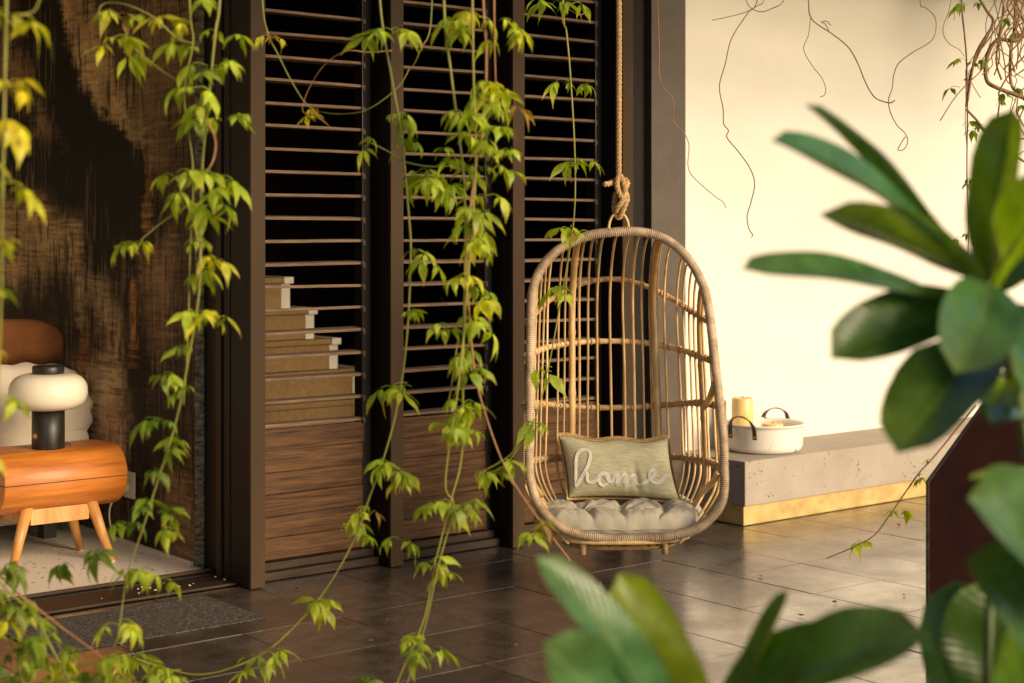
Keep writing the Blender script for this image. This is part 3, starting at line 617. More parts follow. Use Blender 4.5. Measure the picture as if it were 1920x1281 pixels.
NR = 33
pole_idx = {9: 1, 23: 1, 2: 2, 30: 2}
for i in range(NR):
    th = math.pi * (1 - (i + 0.75) / (NR + 0.5)); u_t = ut(th)
    if i in (9, 23): u_t = -0.44 if i == 9 else 0.50
    if i == 30: u_t = 0.93
    if i == 2: u_t = -0.93
    zt = ring_top(u_t * 0.342) - 0.008
    zb = -1.15; pts = []
    wob = rs.uniform(-0.004, 0.004); ph = rs.uniform(0, 6)
    n = 18
    for k in range(n + 1):
        f = (k / n) ** 1.35; z = zt + (zb - zt) * f
        p = basket(u_t, z, zt); p.x += wob * math.sin(2.2 * k / 5 + ph) * min(1, k / 3) * 0.6
        pts.append(p)
    thick = i in pole_idx
    rad = (0.0135 if pole_idx[i] == 1 else 0.0125) if thick else rs.uniform(0.0043, 0.0053)
    sp_ = catmull(pts, 4)
    if thick:  # cane nodes: slightly thicker rings along the pole
        offs = [rs.uniform(.16, .2), .42 + rs.uniform(-.03, .03), .64, .86]
        o = tube('pole', sp_, (lambda t, offs=offs, rad=rad: rad * (1 + 0.17 * max(math.exp(-((t - q) / 0.006) ** 2) for q in offs))), M['rattan'], chair, 12)
    else: tube('rib', sp_, rad, M['rattan'], chair, 8)
def rail(zb, zl, zr, rad, ext=1.0, p=2.2, rows=41, inset=0.0):
    pts = []; binds = []
    for i in range(rows):
        th = math.pi * (1 - i / (rows - 1)); u_t = ut(th); ze = zl if u_t < 0 else zr
        z = zb + (ze - zb) * abs(u_t) ** p
        q = basket(u_t * ext, z, 0.02 - 0.30 * abs(u_t) ** 6); q.y += 0.011 + inset; pts.append(q)
    r_ = tube('rail', catmull(pts, 2), rad, M['rattan'], chair, 10)
    # cane bindings where ribs cross the rail
    for i in range(NR):
        th = math.pi * (1 - (i + 0.75) / (NR + 0.5)); f = 1 - th / math.pi; c = pts[int(round(f * (rows - 1)))]
        k = int(round(f * (rows - 1))); tn = (pts[min(k + 1, rows - 1)] - pts[max(k - 1, 0)]).normalized()
        lp = []
        for a in range(9):
            an = 2 * math.pi * a / 8; sd = Vector((0, 0, 1)); nn = tn.cross(sd).normalized()
            lp.append(c + (sd * math.cos(an) + nn * math.sin(an)) * (rad + 0.0022) + tn * (0.004 * math.sin(an)))
        tube('binding', lp[:-1], 0.0028, M['bind'], r_, 5, True)
rail(-0.19, -0.345, -0.345, 0.0105, p=1.9)
rail(-0.44, -0.475, -0.49, 0.0115)
rail(-0.705, -0.655, -0.655, 0.0115)
rail(-0.90, -0.88, -0.88, 0.011)
# arms from the low rail to the ring, seat ledge and feet
for s in (-1, 1):
    pr = 0.350 if s > 0 else -0.365
    tube('arm', catmull([(s * 0.318, ringy(-.66) + 0.11, -0.668), (s * 0.335, ringy(-.64) + 0.06, -0.635), (s * 0.352, ringy(-.57) + 0.01, -0.565)], 6), 0.013, M['rattan'], chair, 10)
    tube('arm', catmull([(s * 0.30, ringy(-.95) + 0.12, -0.99), (s * 0.34, ringy(-.93) + 0.05, -0.93), (pr, ringy(-.9), -0.89)], 6), 0.012, M['rattan'], chair, 10)
seat_out = []
for i in range(40):
    a = 2 * math.pi * i / 40; x = 0.265 * math.copysign(abs(math.cos(a)) ** 0.75, math.cos(a)); y = -0.03 + 0.215 * math.copysign(abs(math.sin(a)) ** 0.8, math.sin(a))
    seat_out.append(Vector((x - 0.005, y, -1.135)))
tube('seat_hoop', seat_out, 0.013, M['rattan'], chair, 8, True)
bo = []
for i in range(40):
    p = seat_out[i]; bo.append(Vector((p.x * 0.80 + 0.0, (p.y + 0.03) * 0.8 - 0.03, -1.165)))
tube('base_hoop', bo, 0.011, M['seatrope'], chair, 8, True)
for i in range(-6, 7):
    x = i * 0.04; h = 0.205 * (1 - (abs(x) / 0.27) ** 2.6)
    tube('seat_slat', [(x, -0.03 - h, -1.128), (x, -0.03, -1.134), (x, -0.03 + h, -1.128)], 0.008, M['rattan'], chair, 6)
for x, y in ((-0.15, -0.19), (0.15, -0.19), (-0.15, 0.13), (0.15, 0.13)):
    tube('foot', [(x, y, -1.12), (x * 1.02, y, -1.192)], 0.0125, M['rattan'], chair, 10)
lash = []
for i in range(26):
    a = 2 * math.pi * i / 26; p = bo[int(i * 40 / 26)]; q = seat_out[int(i * 40 / 26)]
    lash.append(([Vector(q), Vector(q).lerp(p, 0.5) + Vector((0.012, 0, 0)), Vector(p)], 0.0045))
tubes('lashing', lash, M['seatrope'], chair, 5)
lp = [(0.038 * math.cos(a) * (1 if 1 else 0), 0.0, 0.012 + 0.062 * math.sin(a)) for a in [R(-15 + 210 * i / 20) for i in range(21)]]
tube('hanging_loop', lp, 0.0055, M['rattan'], chair, 8)

# rope with knot
rope = empty('rope', CO + Vector((0, 0, 0.06))); tag(rope, 'twisted jute rope with a thick knot holding the hanging chair', 'rope')
def twist(path, rad, strand_r, pitch, name, n=3):
    P = resample([Vector(p) for p in path], max(12, int(sum((Vector(b) - Vector(a)).length for a, b in zip(path, path[1:])) / pitch * 12)))
    F_ = frames(P)
    for k in range(n):
        pts = []
        for i, p in enumerate(P):
            th = 2 * math.pi * (i / 12 + k / n); t_, a, b_ = F_[i]; pts.append(p + (a * math.cos(th) + b_ * math.sin(th)) * rad)
        tube(name, pts, strand_r, M['rope'], rope, 6)
twist([(0, 0, 0.10), (0.002, 0, 0.7), (0.0, 0, 1.45)], 0.0058, 0.0062, 0.05, 'strand')
kn = [(0.0, -0.012, 0.02), (0.012, -0.026, 0.055), (-0.018, -0.03, 0.075), (-0.026, -0.018, 0.12), (-0.014, -0.02, 0.155), (0.0, -0.026, 0.13), (0.004, -0.03, 0.09), (-0.012, -0.03, 0.055), (-0.02, -0.01, 0.03), (0.0, 0.016, 0.012), (0.02, 0.012, 0.04), (0.022, -0.012, 0.085), (0.0, -0.034, 0.10), (0.022, -0.026, 0.125), (0.03, 0.0, 0.14), (0.008, 0.02, 0.135), (-0.02, 0.012, 0.13), (-0.05, 0.0, 0.122), (-0.078, -0.002, 0.12)]
twist([tuple(v) for v in catmull(kn, 6)], 0.0055, 0.0062, 0.05, 'knot_strand')
twist([tuple(v) for v in catmull([(0.0, -0.03, 0.10), (0.016, -0.03, 0.07), (0.006, -0.022, 0.03), (0.0, 0.0, -0.006), (-0.004, 0.02, 0.03), (0.0, 0.015, 0.09)], 6)], 0.0055, 0.0062, 0.05, 'knot_strand')

# seat cushion: tufted, with folds running between the buttons
cu = empty('seat_cushion', CO + Matrix.Rotation(CRZ, 3, 'Z') @ Vector((0.006, 0.016, -1.124)), CRZ); tag(cu, 'tufted grey seat cushion in the hanging chair', 'cushion')
CW, CDp = 0.292, 0.205
def cushion_pt(a, b_, top=True):
    # a,b_ in -1..1 over the plan (rounded square)
    x = a * math.sqrt(1 - 0.34 * b_ * b_) * CW * 1.08; y = b_ * math.sqrt(1 - 0.30 * a * a) * CDp * 1.08
    e = max(abs(a), abs(b_)); edge = (max(0, 1 - e ** 5)) ** 0.5
    h = 0.060 + 0.036 * edge
    # two rows of buttons, four columns of puffs
    puff = 0
    bx = (a * 2.0); by = b_ * 1.35 + 0.10
    cxs = [(-0.5, -0.33), (0.0, -0.33), (0.5, -0.33), (-0.5, 0.42), (0.0, 0.42), (0.5, 0.42)]
    dip = 0
    for px_, py_ in cxs:
        dd = ((a - px_) / 0.17) ** 2 + ((b_ - py_) / 0.22) ** 2; dip += 0.026 * math.exp(-dd) + 0.007 * math.exp(-dd * 0.35) * math.cos(9 * math.atan2(b_ - py_, a - px_))
    cre = 0
    for px_ in (-0.5, 0.0, 0.5):
        wv = a - px_ - 0.05 * math.sin(b_ * 3 + px_ * 5); cre += 0.019 * math.exp(-abs(wv / 0.045) ** 1.2)
    for py_ in (-0.33, 0.42):
        wv = b_ - py_ - 0.04 * math.sin(a * 6); cre += 0.013 * math.exp(-abs(wv / 0.05) ** 1.2)
    fine = 0.004 * mnoise.noise(Vector((a * 4, b_ * 5, 1.3))) - 0.006 * max(0, 0.35 - abs(mnoise.noise(Vector((a * 7 + 2 * b_, b_ * 3, 7.7))))) + 0.0022 * mnoise.noise(Vector((a * 16, b_ * 6, 4.3)))
    z = h + fine - (dip + cre) * (0.35 + 0.65 * edge)
    z += 0.012 * (b_ > 0) * b_ 
    return Vector((x, y, z if top else 0.0))
def cushion_full(u, v):
    # sphere-like wrap: top, rounded side, bottom
    a = 2 * u - 1
    t = v * 2
    if t <= 1.0:
        return cushion_pt(a, 2 * t - 1)
    p = cushion_pt(a, 1 - 2 * (t - 1)); return Vector((p.x, p.y, 0.004))
def cushion_mesh():
    n = 120; V = []; F = []
    for j in range(n):
        for i in range(n): V.append(cushion_pt(-1 + 2 * i / (n - 1), -1 + 2 * j / (n - 1)))
    F = [(j * n + i, j * n + i + 1, (j + 1) * n + i + 1, (j + 1) * n + i) for j in range(n - 1) for i in range(n - 1)]
    bd = [i for i in range(n)] + [j * n + n - 1 for j in range(1, n)] + [(n - 1) * n + i for i in range(n - 2, -1, -1)] + [j * n for j in range(n - 2, 0, -1)]
    prev = bd
    for k, (sc, zz) in enumerate(((1.022, 0.72), (1.03, 0.45), (1.015, 0.2), (0.96, 0.02), (0.5, 0.0))):
        cur = []
        for q, idx in enumerate(bd):
            p = V[idx]; wv = 1 + 0.012 * math.sin(q * 0.33) * (1 - abs(zz - 0.45)); cur.append(len(V)); V.append(Vector((p.x * sc * wv, p.y * sc * wv, p.z * zz)))
        L = len(bd)
        for q in range(L): F.append((prev[q], cur[q], cur[(q + 1) % L], prev[(q + 1) % L]))
        prev = cur
    F.append(tuple(reversed(prev)))
    return mesh('cushion', V, F, M['cushion'], True)
link('cover', cushion_mesh(), cu)
sm = []
for i in range(80):
    a = 2 * math.pi * i / 80; ca, sa = math.cos(a), math.sin(a); k = 1 / max(abs(ca), abs(sa)); p = cushion_pt(ca * k, sa * k); sm.append(Vector((p.x * 1.035, p.y * 1.035, p.z * 0.45)))
tube('seam', sm, 0.0022, M['cushion'], cu, 5, True)
for px_ in (-0.5, 0.0, 0.5):
    for py_ in (-0.33, 0.42):
        p = cushion_pt(px_, py_); lathe('button', [(0, 0.006), (0.006, 0.004), (0.008, 0), (0, -0.002)], M['cushion'], cu, 10, p)

# sage pillow with the word "home"
RC = Matrix.Rotation(CRZ, 3, 'Z')
pl = empty('throw_pillow', CO + RC @ Vector((0.012, 0.105, -0.918)), CRZ); tag(pl, 'sage green pillow with the word home in white ribbon', 'pillow')
pl.rotation_euler = (R(-24), R(2.0), CRZ)
PW, PH = 0.212, 0.118
def pillow_pt(s, t, side):
    # s,t in -1..1 ; side -1 front (towards camera, -y), +1 back
    pin = 1 - 0.055 * (1 - t * t) * (abs(s) ** 3); pin2 = 1 - 0.085 * (1 - s * s) * (abs(t) ** 3)
    x = s * PW * (1 - 0.045 * (1 - t * t)); z = t * PH * (1 - 0.09 * (1 - s * s))
    x += -0.028 * t * 0.7
    f = max(0, (1 - abs(s) ** 2.6) * (1 - abs(t) ** 2.6)) ** 0.55
    y = side * 0.062 * f
    if side < 0:
        y += 0.012 * math.exp(-((s - 0.22) / 0.10) ** 2 - ((t + 0.45) / 0.40) ** 2)
        y += 0.004 * math.sin((s - 0.22) * 34) * math.exp(-((s - 0.22) / 0.22) ** 2 - ((t + 0.55) / 0.42) ** 2)
        y += 0.005 * mnoise.noise(Vector((s * 3, t * 3, 2))) * f
        z += 0.006 * math.sin(s * 7 + 1) * max(0, t) ** 3
    return Vector((x, y, z))
grid('cover', 60, 40, lambda u, v: pillow_pt(2 * u - 1, 2 * v - 1, -1), M['sage'], pl)
def cro(u, v):
    p = pillow_pt(2 * u - 1, 2 * v - 1, 1); s, t = 2 * u - 1, 2 * v - 1
    e = max(abs(s), abs(t)); k = 1 + 0.05 * e ** 4
    return Vector((p.x * k, p.y + 0.004, p.z * (k + 0.06 * e ** 4) + 0.0))
grid('crochet_back', 60, 40, cro, M['crochet'], pl)
trim = []
for i in range(64):
    s = -1 + 2 * i / 63
    for dz, dy in ((0.004, 0.004), (0.012, 0.012), (0.018, 0.02)):
        p = pillow_pt(s, 1.0, -1) + Vector((0, dy, dz)); c = []
        for a in range(7): an = 2 * math.pi * a / 7; c.append(p + Vector((0.0045 * math.cos(an), 0.002 * math.sin(an * 2), 0.0042 * math.sin(an))))
        trim.append((c, 0.0016))
tubes('crochet_trim', trim, M['crochet'], pl, 4)
# letters, as one continuous stitched ribbon; points measured on the pillow face
Z0 = [(383, 662), (372, 600), (366, 520), (364, 440), (376, 380), (405, 342), (450, 326), (488, 334), (508, 365), (502, 420), (478, 490), (440, 560), (405, 620), (384, 660), (402, 620), (430, 580), (462, 552), (482, 562), (482, 600), (500, 628), (540, 630), (580, 604), (604, 566), (640, 545), (680, 555), (700, 590), (690, 632), (655, 656), (618, 645), (600, 610), (612, 570), (650, 556), (688, 592), (720, 622), (748, 600), (764, 560), (784, 540), (796, 556), (790, 600), (784, 642), (806, 596), (838, 556), (868, 540), (880, 560), (872, 600), (866, 634), (892, 592), (926, 556), (958, 536), (976, 552), (978, 590), (1000, 616), (1040, 618), (1080, 596), (1130, 560), (1170, 520), (1184, 488), (1164, 472), (1134, 486), (1118, 522), (1128, 564), (1164, 590), (1210, 584), (1256, 548), (1290, 508), (1306, 488)]
QTL, QTR, QBR, QBL = (225, 205), (1300, 150), (1425, 690), (330, 740)
def quad_inv(x, y):
    s, t = 0.5, 0.5
    for _ in range(12):
        def f(s, t):
            tx = QTL[0] * (1 - s) * t + QTR[0] * s * t + QBR[0] * s * (1 - t) + QBL[0] * (1 - s) * (1 - t)
            ty = QTL[1] * (1 - s) * t + QTR[1] * s * t + QBR[1] * s * (1 - t) + QBL[1] * (1 - s) * (1 - t)
            return tx, ty
        fx, fy = f(s, t); e = 1e-4; ax, ay = f(s + e, t); bx, by = f(s, t + e)
        a, c = (ax - fx) / e, (ay - fy) / e; b, d = (bx - fx) / e, (by - fy) / e; det = a * d - b * c
        rx, ry = x - fx, y - fy; s += (rx * d - ry * b) / det; t += (a * ry - c * rx) / det
    return 2 * s - 1, 2 * t - 1
path = catmull([Vector((*quad_inv(*p), 0)) for p in Z0], 5)
def onp(v, off): 
    p = pillow_pt(v.x, v.y, -1); return p + Vector((0, -off, 0))
ctr = [onp(v, 0.0010) for v in path]
V = []; F = []; eL = []; eR = []
for i, p in enumerate(ctr):
    tn = (ctr[min(i + 1, len(ctr) - 1)] - ctr[max(i - 1, 0)]).normalized(); sd = tn.cross(Vector((0, -1, 0))).normalized() * 0.0048
    off = Vector((0, -0.0000012 * i - 0.0004, 0))
    eL.append(p - sd + off * 2); eR.append(p + sd + off * 2)
    V += [p - sd + off, p + sd + off, p - sd + off + Vector((0, 0.004, 0)), p + sd + off + Vector((0, 0.004, 0))]
for i in range(len(ctr) - 1):
    a = i * 4; F += [(a, a + 1, a + 5, a + 4), (a + 1, a + 3, a + 7, a + 5), (a + 2, a, a + 4, a + 6)]
let = link('lettering', mesh('lettering', V, F, M['ribbon'], True), pl)
tubes('ribbon_cord', [(eL, 0.0011), (eR, 0.0011)], M['cord'], let, 6)

# ------------------------------------------------------------------ bedroom things
tb = empty('bedside_table', (2.772, 6.47, 0.012)); tag(tb, 'honey coloured barrel shaped bedside table on splayed legs', 'table')
def barrel_prof():
    P = []
    # cross-section in y,z: flat top, round front and back
    zc = 0.362; yw = 0.205
    for i in range(37):
        a = R(128 - i * 256 / 36 - 0) ; 
    pts = []
    n = 40
    for i in range(n):
        a = 2 * math.pi * i / n
        y = yw * math.cos(a); z = zc + 0.140 * math.copysign(abs(math.sin(a)) ** 0.9, math.sin(a))
        z = min(z, zc + 0.118)
        pts.append((y, z))
    return pts
prof = barrel_prof()
V = []; F = []; n = len(prof); xs = [-0.262, -0.258, 0.258, 0.262]; sc = [0.985, 1, 1, 0.985]
for x, s in zip(xs, sc):
    for y, z in prof: V.append((x, y * s, 0.362 + (z - 0.362) * s))
for i in range(3):
    for k in range(n): l = (k + 1) % n; F.append((i * n + k, (i + 1) * n + k, (i + 1) * n + l, i * n + l))
F += [tuple(range(n)), tuple(reversed(range(3 * n, 4 * n)))]
bo_ = link('body', mesh('body', V, F, M['wood'], False), tb)
for pgn in bo_.data.polygons: pgn.use_smooth = len(pgn.vertices) == 4
bo_.data.update()
tube('drawer_gap', [(-0.259, -0.2052, 0.362), (0.259, -0.2052, 0.362)], 0.0016, M['wick'], tb, 4)
tube('end_gap', [(-0.2625, -0.2, 0.362), (-0.2625, 0.2, 0.362)], 0.0016, M['wick'], tb, 4)
for sx in (-1, 1):
    for sy in (-1, 1):
        lg = tube('leg', [(sx * 0.135, sy * 0.118, 0.262), (sx * 0.215, sy * 0.155, 0.006)], (lambda t: 0.026 - 0.011 * t), M['wood_leg'], tb, 14)
        tube('foot_cap', [(sx * 0.2155, sy * 0.155, 0.006), (sx * 0.217, sy * 0.156, 0.0)], 0.013, M['plastic'], lg, 10)
for sy in (-1, 1): box('apron', -0.125, 0.125, sy * 0.118 - 0.012, sy * 0.118 + 0.012, 0.185, 0.248, M['wood_leg'], tb, 0.002)
for sx in (-1, 1): box('cross_rail', sx * 0.14 - 0.011, sx * 0.14 + 0.011, -0.105, 0.105, 0.188, 0.245, M['wood_leg'], tb, 0.002)
lm = empty('table_lamp', (2.755, 6.42, 0.4925)); tag(lm, 'black cylinder table lamp with an opal globe on the bedside table', 'lamp')
lathe('base', [(0, 0), (0.064, 0), (0.066, 0.003), (0.066, 0.165), (0, 0.165)], M['black_wood'], lm, 40)
gl = [(0.055, 0.158)]
for i in range(25):
    a = R(-90 + 180 * i / 24); c, s = math.cos(a), math.sin(a)
    gl.append((0.075 + 0.083 * abs(c) ** 0.85, 0.232 + 0.073 * math.copysign(abs(s) ** 0.9, s)))
gl.append((0.055, 0.306)); 
lathe('globe', gl, M['opal'], lm, 56)
lathe('cap', [(0.0, 0.29), (0.064, 0.29), (0.064, 0.334), (0.060, 0.338), (0, 0.338)], M['black_wood'], lm, 40)
kb = lathe('dimmer_knob', [(0, 0.006), (0.009, 0.005), (0.0125, 0)], M['brass'], lm, 16); kb.location = (-0.064, -0.018, 0.054); kb.rotation_euler = (0, R(-90), 0.25)
tube('cable', [(0.066, 0.0, 0.01), (0.085, 0.0, 0.012), (0.1, 0.01, 0.006)], 0.004, M['wick'], lm, 6)
oc = at(246, 908, X=3.209); ol = empty('power_outlet', oc); tag(ol, 'cream power outlet with a white plug beside the bedside table', 'outlet')
box('plate', -0.012, 0.0, -0.045, 0.05, -0.06, 0.055, M['plastic'], ol, 0.003)
pg = lathe('plug', [(0, 0), (0.021, 0), (0.021, 0.03), (0.017, 0.036), (0, 0.036)], M['opal'], ol, 20); pg.location = (-0.012, 0.005, -0.012); pg.rotation_euler = (0, R(-90), 0)
tube('cord', catmull([(-0.045, 0.02, -0.02), (-0.07, 0.06, -0.1), (-0.06, 0.08, -0.18), (-0.03, 0.09, -0.255)], 6), 0.004, M['opal'], ol, 6)
bd_ = empty('bed', (2.2, 7.75, 0.012)); tag(bd_, 'bed with a woven grey base behind the bedside table', 'bed')
box('base', -1.1, 0.98, -0.93, 0.95, 0.10, 0.33, M['boucle'], bd_, 0.04)
box('mattress', -1.1, 0.95, -0.90, 0.92, 0.331, 0.50, M['linen_white'], bd_, 0.05)
for x in (-0.9, 0.8):
    for y in (-0.75, 0.75): box('leg', x - 0.03, x + 0.03, y - 0.03, y + 0.03, 0, 0.099, M['black_wood'], bd_)
def soft(name, loc, rot, W, Hh, T, m, lb, ruff=0.0):
    e = empty(name, loc); e.rotation_euler = rot; tag(e, lb, 'pillow')
    def fn(side):
        def f(u, v):
            s, t = 2 * u - 1, 2 * v - 1; k = max(0, (1 - abs(s) ** 3) * (1 - abs(t) ** 3)) ** 0.5
            e_ = max(abs(s), abs(t)); wv = ruff * math.sin(14 * math.atan2(t, s)) * e_ ** 5 if ruff else 0
            q = (1 - 0.06 * (1 - t * t)) * (1 + wv)
            if ruff: # rounded shape
                rr_ = math.sqrt(1 - 0.36 * t * t); return Vector((s * W * rr_ * (1 + wv), side * T * k, t * Hh * math.sqrt(1 - 0.36 * s * s) * (1 + wv)))
            return Vector((s * W * q * math.sqrt(1 - 0.22 * t * t), side * T * k + 0.02 * T * mnoise.noise(Vector((s * 3, t * 3, side))) , t * Hh * math.sqrt(1 - 0.62 * abs(s) ** 2.2) + 0.05 * Hh * math.sin(9 * s + 2 * t)))
        return f
    grid('cover', 44, 36, fn(-1), m, e); grid('cover_back', 44, 36, lambda u, v: fn(1)(1 - u, v), m, e)
soft('scalloped_pillow', (2.86, 6.95, 0.585), (R(-8), 0, 0), 0.33, 0.215, 0.08, M['linen_white'], 'cream pillow with a scalloped edge behind the lamp', 0.022)
soft('rust_pillow', (2.74, 7.12, 0.885), (R(-25), R(2), R(2)), 0.42, 0.115, 0.10, M['linen_rust'], 'crumpled rust brown pillow above the lamp')
soft('blush_pillow', (2.40, 7.36, 1.04), (R(-15), 0, 0), 0.40, 0.13, 0.09, M['linen_pink'], 'pale blush pillow at the back of the bed')

# doormat
dm = tag(box('doormat', 2.18, 3.0, 5.09, 5.545, 0.002, 0.006, M['mat'], None, 0.0015), 'speckled grey doormat outside the bedroom doorway', 'doormat')

# ------------------------------------------------------------------ maroon steel screen at the right
sc_d = 5.1
pa = at(1742, 1262, Z=0); ex = (at(2100, 700, d=5.1) - at(1742, 700, d=5.1)); ex.z = 0; ex.normalize(); ey = Vector((-ex.y, ex.x, 0))
scr = empty('steel_screen', (pa.x, pa.y, 0.0)); scr.rotation_euler = (0, 0, math.atan2(ex.y, ex.x) - R(17)); tag(scr, 'dark maroon steel screen with a clipped corner behind the large leaves', 'screen')
prof = [(0, 0.02), (0.9, 0.02), (0.9, 1.0), (0.272, 1.0), (0.0, 0.60)]
V = [(x, 0, z) for x, z in prof] + [(x, 0.03, z) for x, z in prof]; k = 5
F = [(0, 1, 2, 3, 4), (9, 8, 7, 6, 5)] + [(i, i + 5, (i + 1) % 5 + 5, (i + 1) % 5) for i in range(5)]
link('body', mesh('body', V, F, M['maroon']), scr)
tube('edge_trim', [(-0.004, -0.004, 0.0), (-0.004, -0.004, 0.60), (0.269, -0.004, 1.003), (0.9, -0.004, 1.003)], 0.006, M['maroon_edge'], scr, 8)
for fx in (0.02, 0.78): box('foot', fx, fx + 0.09, -0.002, 0.36, 0.0, 0.0195, M['maroon_edge'], scr)

# ------------------------------------------------------------------ pergola that carries the vines (above the frame)
pg_ = empty('pergola', (3.0, 4.0, 2.72)); tag(pg_, 'dark timber pergola beams overhead carrying the vines', 'pergola')
for y in (-0.55, -0.1, 0.5): box('beam', -5, 5.5, y - 0.03, y + 0.03, 0.0, 0.10, M['timber_dark'], pg_, 0.004)
for x in (-3.5, -1.5, 0.5, 1.25, 2.6, 4.8): box('rafter', x - 0.03, x + 0.03, -0.9, 1.62, 0.101, 0.20, M['timber_dark'], pg_, 0.004)

# ------------------------------------------------------------------ vines
def leaflet(V, F, A, org, dir_, side, L, W, droop, fold, seed):
    """one leaflet: 7 rows of 5 points, pointed tip, hanging"""
    rl = random.Random(seed); n = 7; base = len(V)
    d = dir_.normalized(); s = side.normalized(); p = Vector(org); up = s.cross(d).normalized()
    prof = [0.08, 0.70, 1.0, 0.86, 0.50, 0.17, 0.01]
    tw = rl.uniform(-0.9, 0.9)
    for i in range(n):
        f = i / (n - 1)
        hw = W * prof[i] / 2
        for q in (-1, -0.5, 0, 0.5, 1):
            off = s * (hw * q) + up * (abs(q) * hw * fold + (0.10 * hw * math.sin(5 * f + 3 * q + seed)))
            V.append(p + off); A.append((f, abs(q)))
        dn = d + Vector((0, 0, -droop * (0.4 + f))) ; d = dn.normalized(); s = (Matrix.Rotation(tw * 0.25, 3, d) @ s); s = (s - d * s.dot(d)).normalized(); up = s.cross(d).normalized()
        p = p + d * (L / (n - 1))
    for i in range(n - 1):
        for q in range(4):
            a = base + i * 5 + q; F.append((a, a + 1, a + 6, a + 5))
def compound(seed, nl=5, S=1.0):
    rl = random.Random(seed); V = []; F = []; A = []
    # petiole
    pl_ = rl.uniform(0.028, 0.05) * S
    pp = [Vector((0, 0, 0)), Vector((pl_ * 0.55, 0, pl_ * 0.32)), Vector((pl_, 0, pl_ * 0.28))]
    v, f = tube_data(catmull(pp, 3), 0.0013 * S, 5); V += v; F += f; A += [(0.1, 1.0)] * len(v)
    o = pp[-1]
    angs = {5: (-100, -52, 0, 52, 100), 3: (-65, 0, 65), 4: (-85, -30, 30, 85)}[nl]
    for a in angs:
        a += rl.uniform(-22, 22); th = R(a)
        L = rl.uniform(0.055, 0.108) * S * (1.0 if abs(a) < 70 else 0.74); W = L * rl.uniform(0.29, 0.40)
        d = Vector((math.cos(th), math.sin(th), rl.uniform(-0.7, -0.05))); s = Vector((-math.sin(th), math.cos(th), rl.uniform(-0.2, 0.2)))
        leaflet(V, F, A, o + d * 0.008, d, s, L, W, rl.uniform(0.1, 0.7), rl.uniform(-0.25, 0.5), seed * 7 + int(a))
    me = mesh('leaf', V, F, M['vine_leaf'], True)
    ca = me.color_attributes.new('along', 'FLOAT_COLOR', 'POINT'); ca.data.foreach_set('color', np.array([(x, y, 0, 1) for x, y in A], dtype=np.float32).ravel())
    return me
LEAVES = [compound(100 + i, (5, 5, 4, 5, 3, 5, 4, 5)[i % 8]) for i in range(34)]
GREEN = (0.24, 0.34, 0.03); LIME = (0.44, 0.52, 0.045); YEL = (0.72, 0.60, 0.035); DEEP = (0.10, 0.19, 0.032)
def tint(rl, mix):
    a, b, t = mix; k = min(1, max(0, t + rl.gauss(0, 0.28))); c = [a[i] * (1 - k) + b[i] * k for i in range(3)]
    v = rl.uniform(0.75, 1.3)
    if rl.random() < 0.02: c = [0.34, 0.20, 0.05]
    return (c[0] * v, c[1] * v, c[2] * v, 1)
def add_leaf(parent, p, rl, scale, mix, az=None, droop=0.0):
    o = link('leaf', rl.choice(LEAVES), parent); o.location = p
    a = az if az is not None else rl.uniform(0, 2 * math.pi)
    o.rotation_euler = (rl.uniform(-0.35, 0.35), rl.uniform(-0.15, 0.5) + droop, a); s = scale * rl.choice((rl.uniform(0.5, 0.8), rl.uniform(0.85, 1.2), rl.uniform(0.9, 1.25))); o.scale = (s, s * rl.uniform(0.85, 1.15), s)
    o.color = tint(rl, mix); return o
def vine(label, d, paths, nodes_, mix, seed, scale=1.0, rad=0.0032, stemmat='stem', extra=None, grp='leafy vines hanging in front of the facade', dj=0.06, cat='vine'):
    """paths: list of (points in photo pixels, depth, radius, material); nodes_: (px,py,count)"""
    rl = random.Random(seed)
    root = None
    for pi, pth in enumerate(paths):
        pts, dd, r_, mt = pth
        P3 = [at(x, y, d=(dd if dd else d) + 0.015 * math.sin(k * 1.7 + seed)) for k, (x, y) in enumerate(pts)]
        P3 = catmull(P3, 8)
        if root is None:
            root = empty('hanging_vine', P3[0]); tag(root, label, cat, grp)
            inv = -root.location
        P3 = [p - root.location for p in P3]
        tube('stem', P3, (lambda t, r_=r_: r_ * (1 - 0.45 * t)), M[mt or stemmat], root, 6)
    for nd in nodes_:
        x, y, c = nd[:3]; mx = nd[3] if len(nd) > 3 and nd[3] else mix; sc_ = nd[4] if len(nd) > 4 else 1.0; dd = nd[5] if len(nd) > 5 else d
        for k in range(c + (1 if rl.random() < (0.8 if scale < 0.8 else 0.4) and scale > 0.7 else 0)):
            p = at(x + rl.uniform(-6, 6), y + rl.uniform(-8, 8), d=dd + rl.uniform(-dj, dj)) - root.location
            add_leaf(root, p, rl, scale * sc_, mx)
    return root
YL = (LIME, YEL, 0.75); GL = (GREEN, LIME, 0.55); LY = (LIME, YEL, 0.3); DG = (DEEP, GREEN, 0.6)
# 1 yellow strand at the far left
vine('blurred yellow vine strand at the left edge, in front of the mural', 3.3,
     [([(14, -260), (12, 0), (8, 200), (4, 400), (2, 560), (-4, 760), (-10, 1000), (-12, 1060)], None, 0.0036, 'stem'),
      ([(110, -180), (74, 0), (44, 28), (14, 44)], None, 0.0022, 'stem')],
     [(20, 30, 2), (10, 160, 2), (-4, 235, 2), (8, 345, 2), (2, 455, 2), (6, 545, 2, GL), (-6, 655, 2), (-2, 745, 2, GL), (-8, 845, 2), (-12, 915, 2), (-30, 560, 1), (-34, 300, 1)], YL, 31, 0.80)
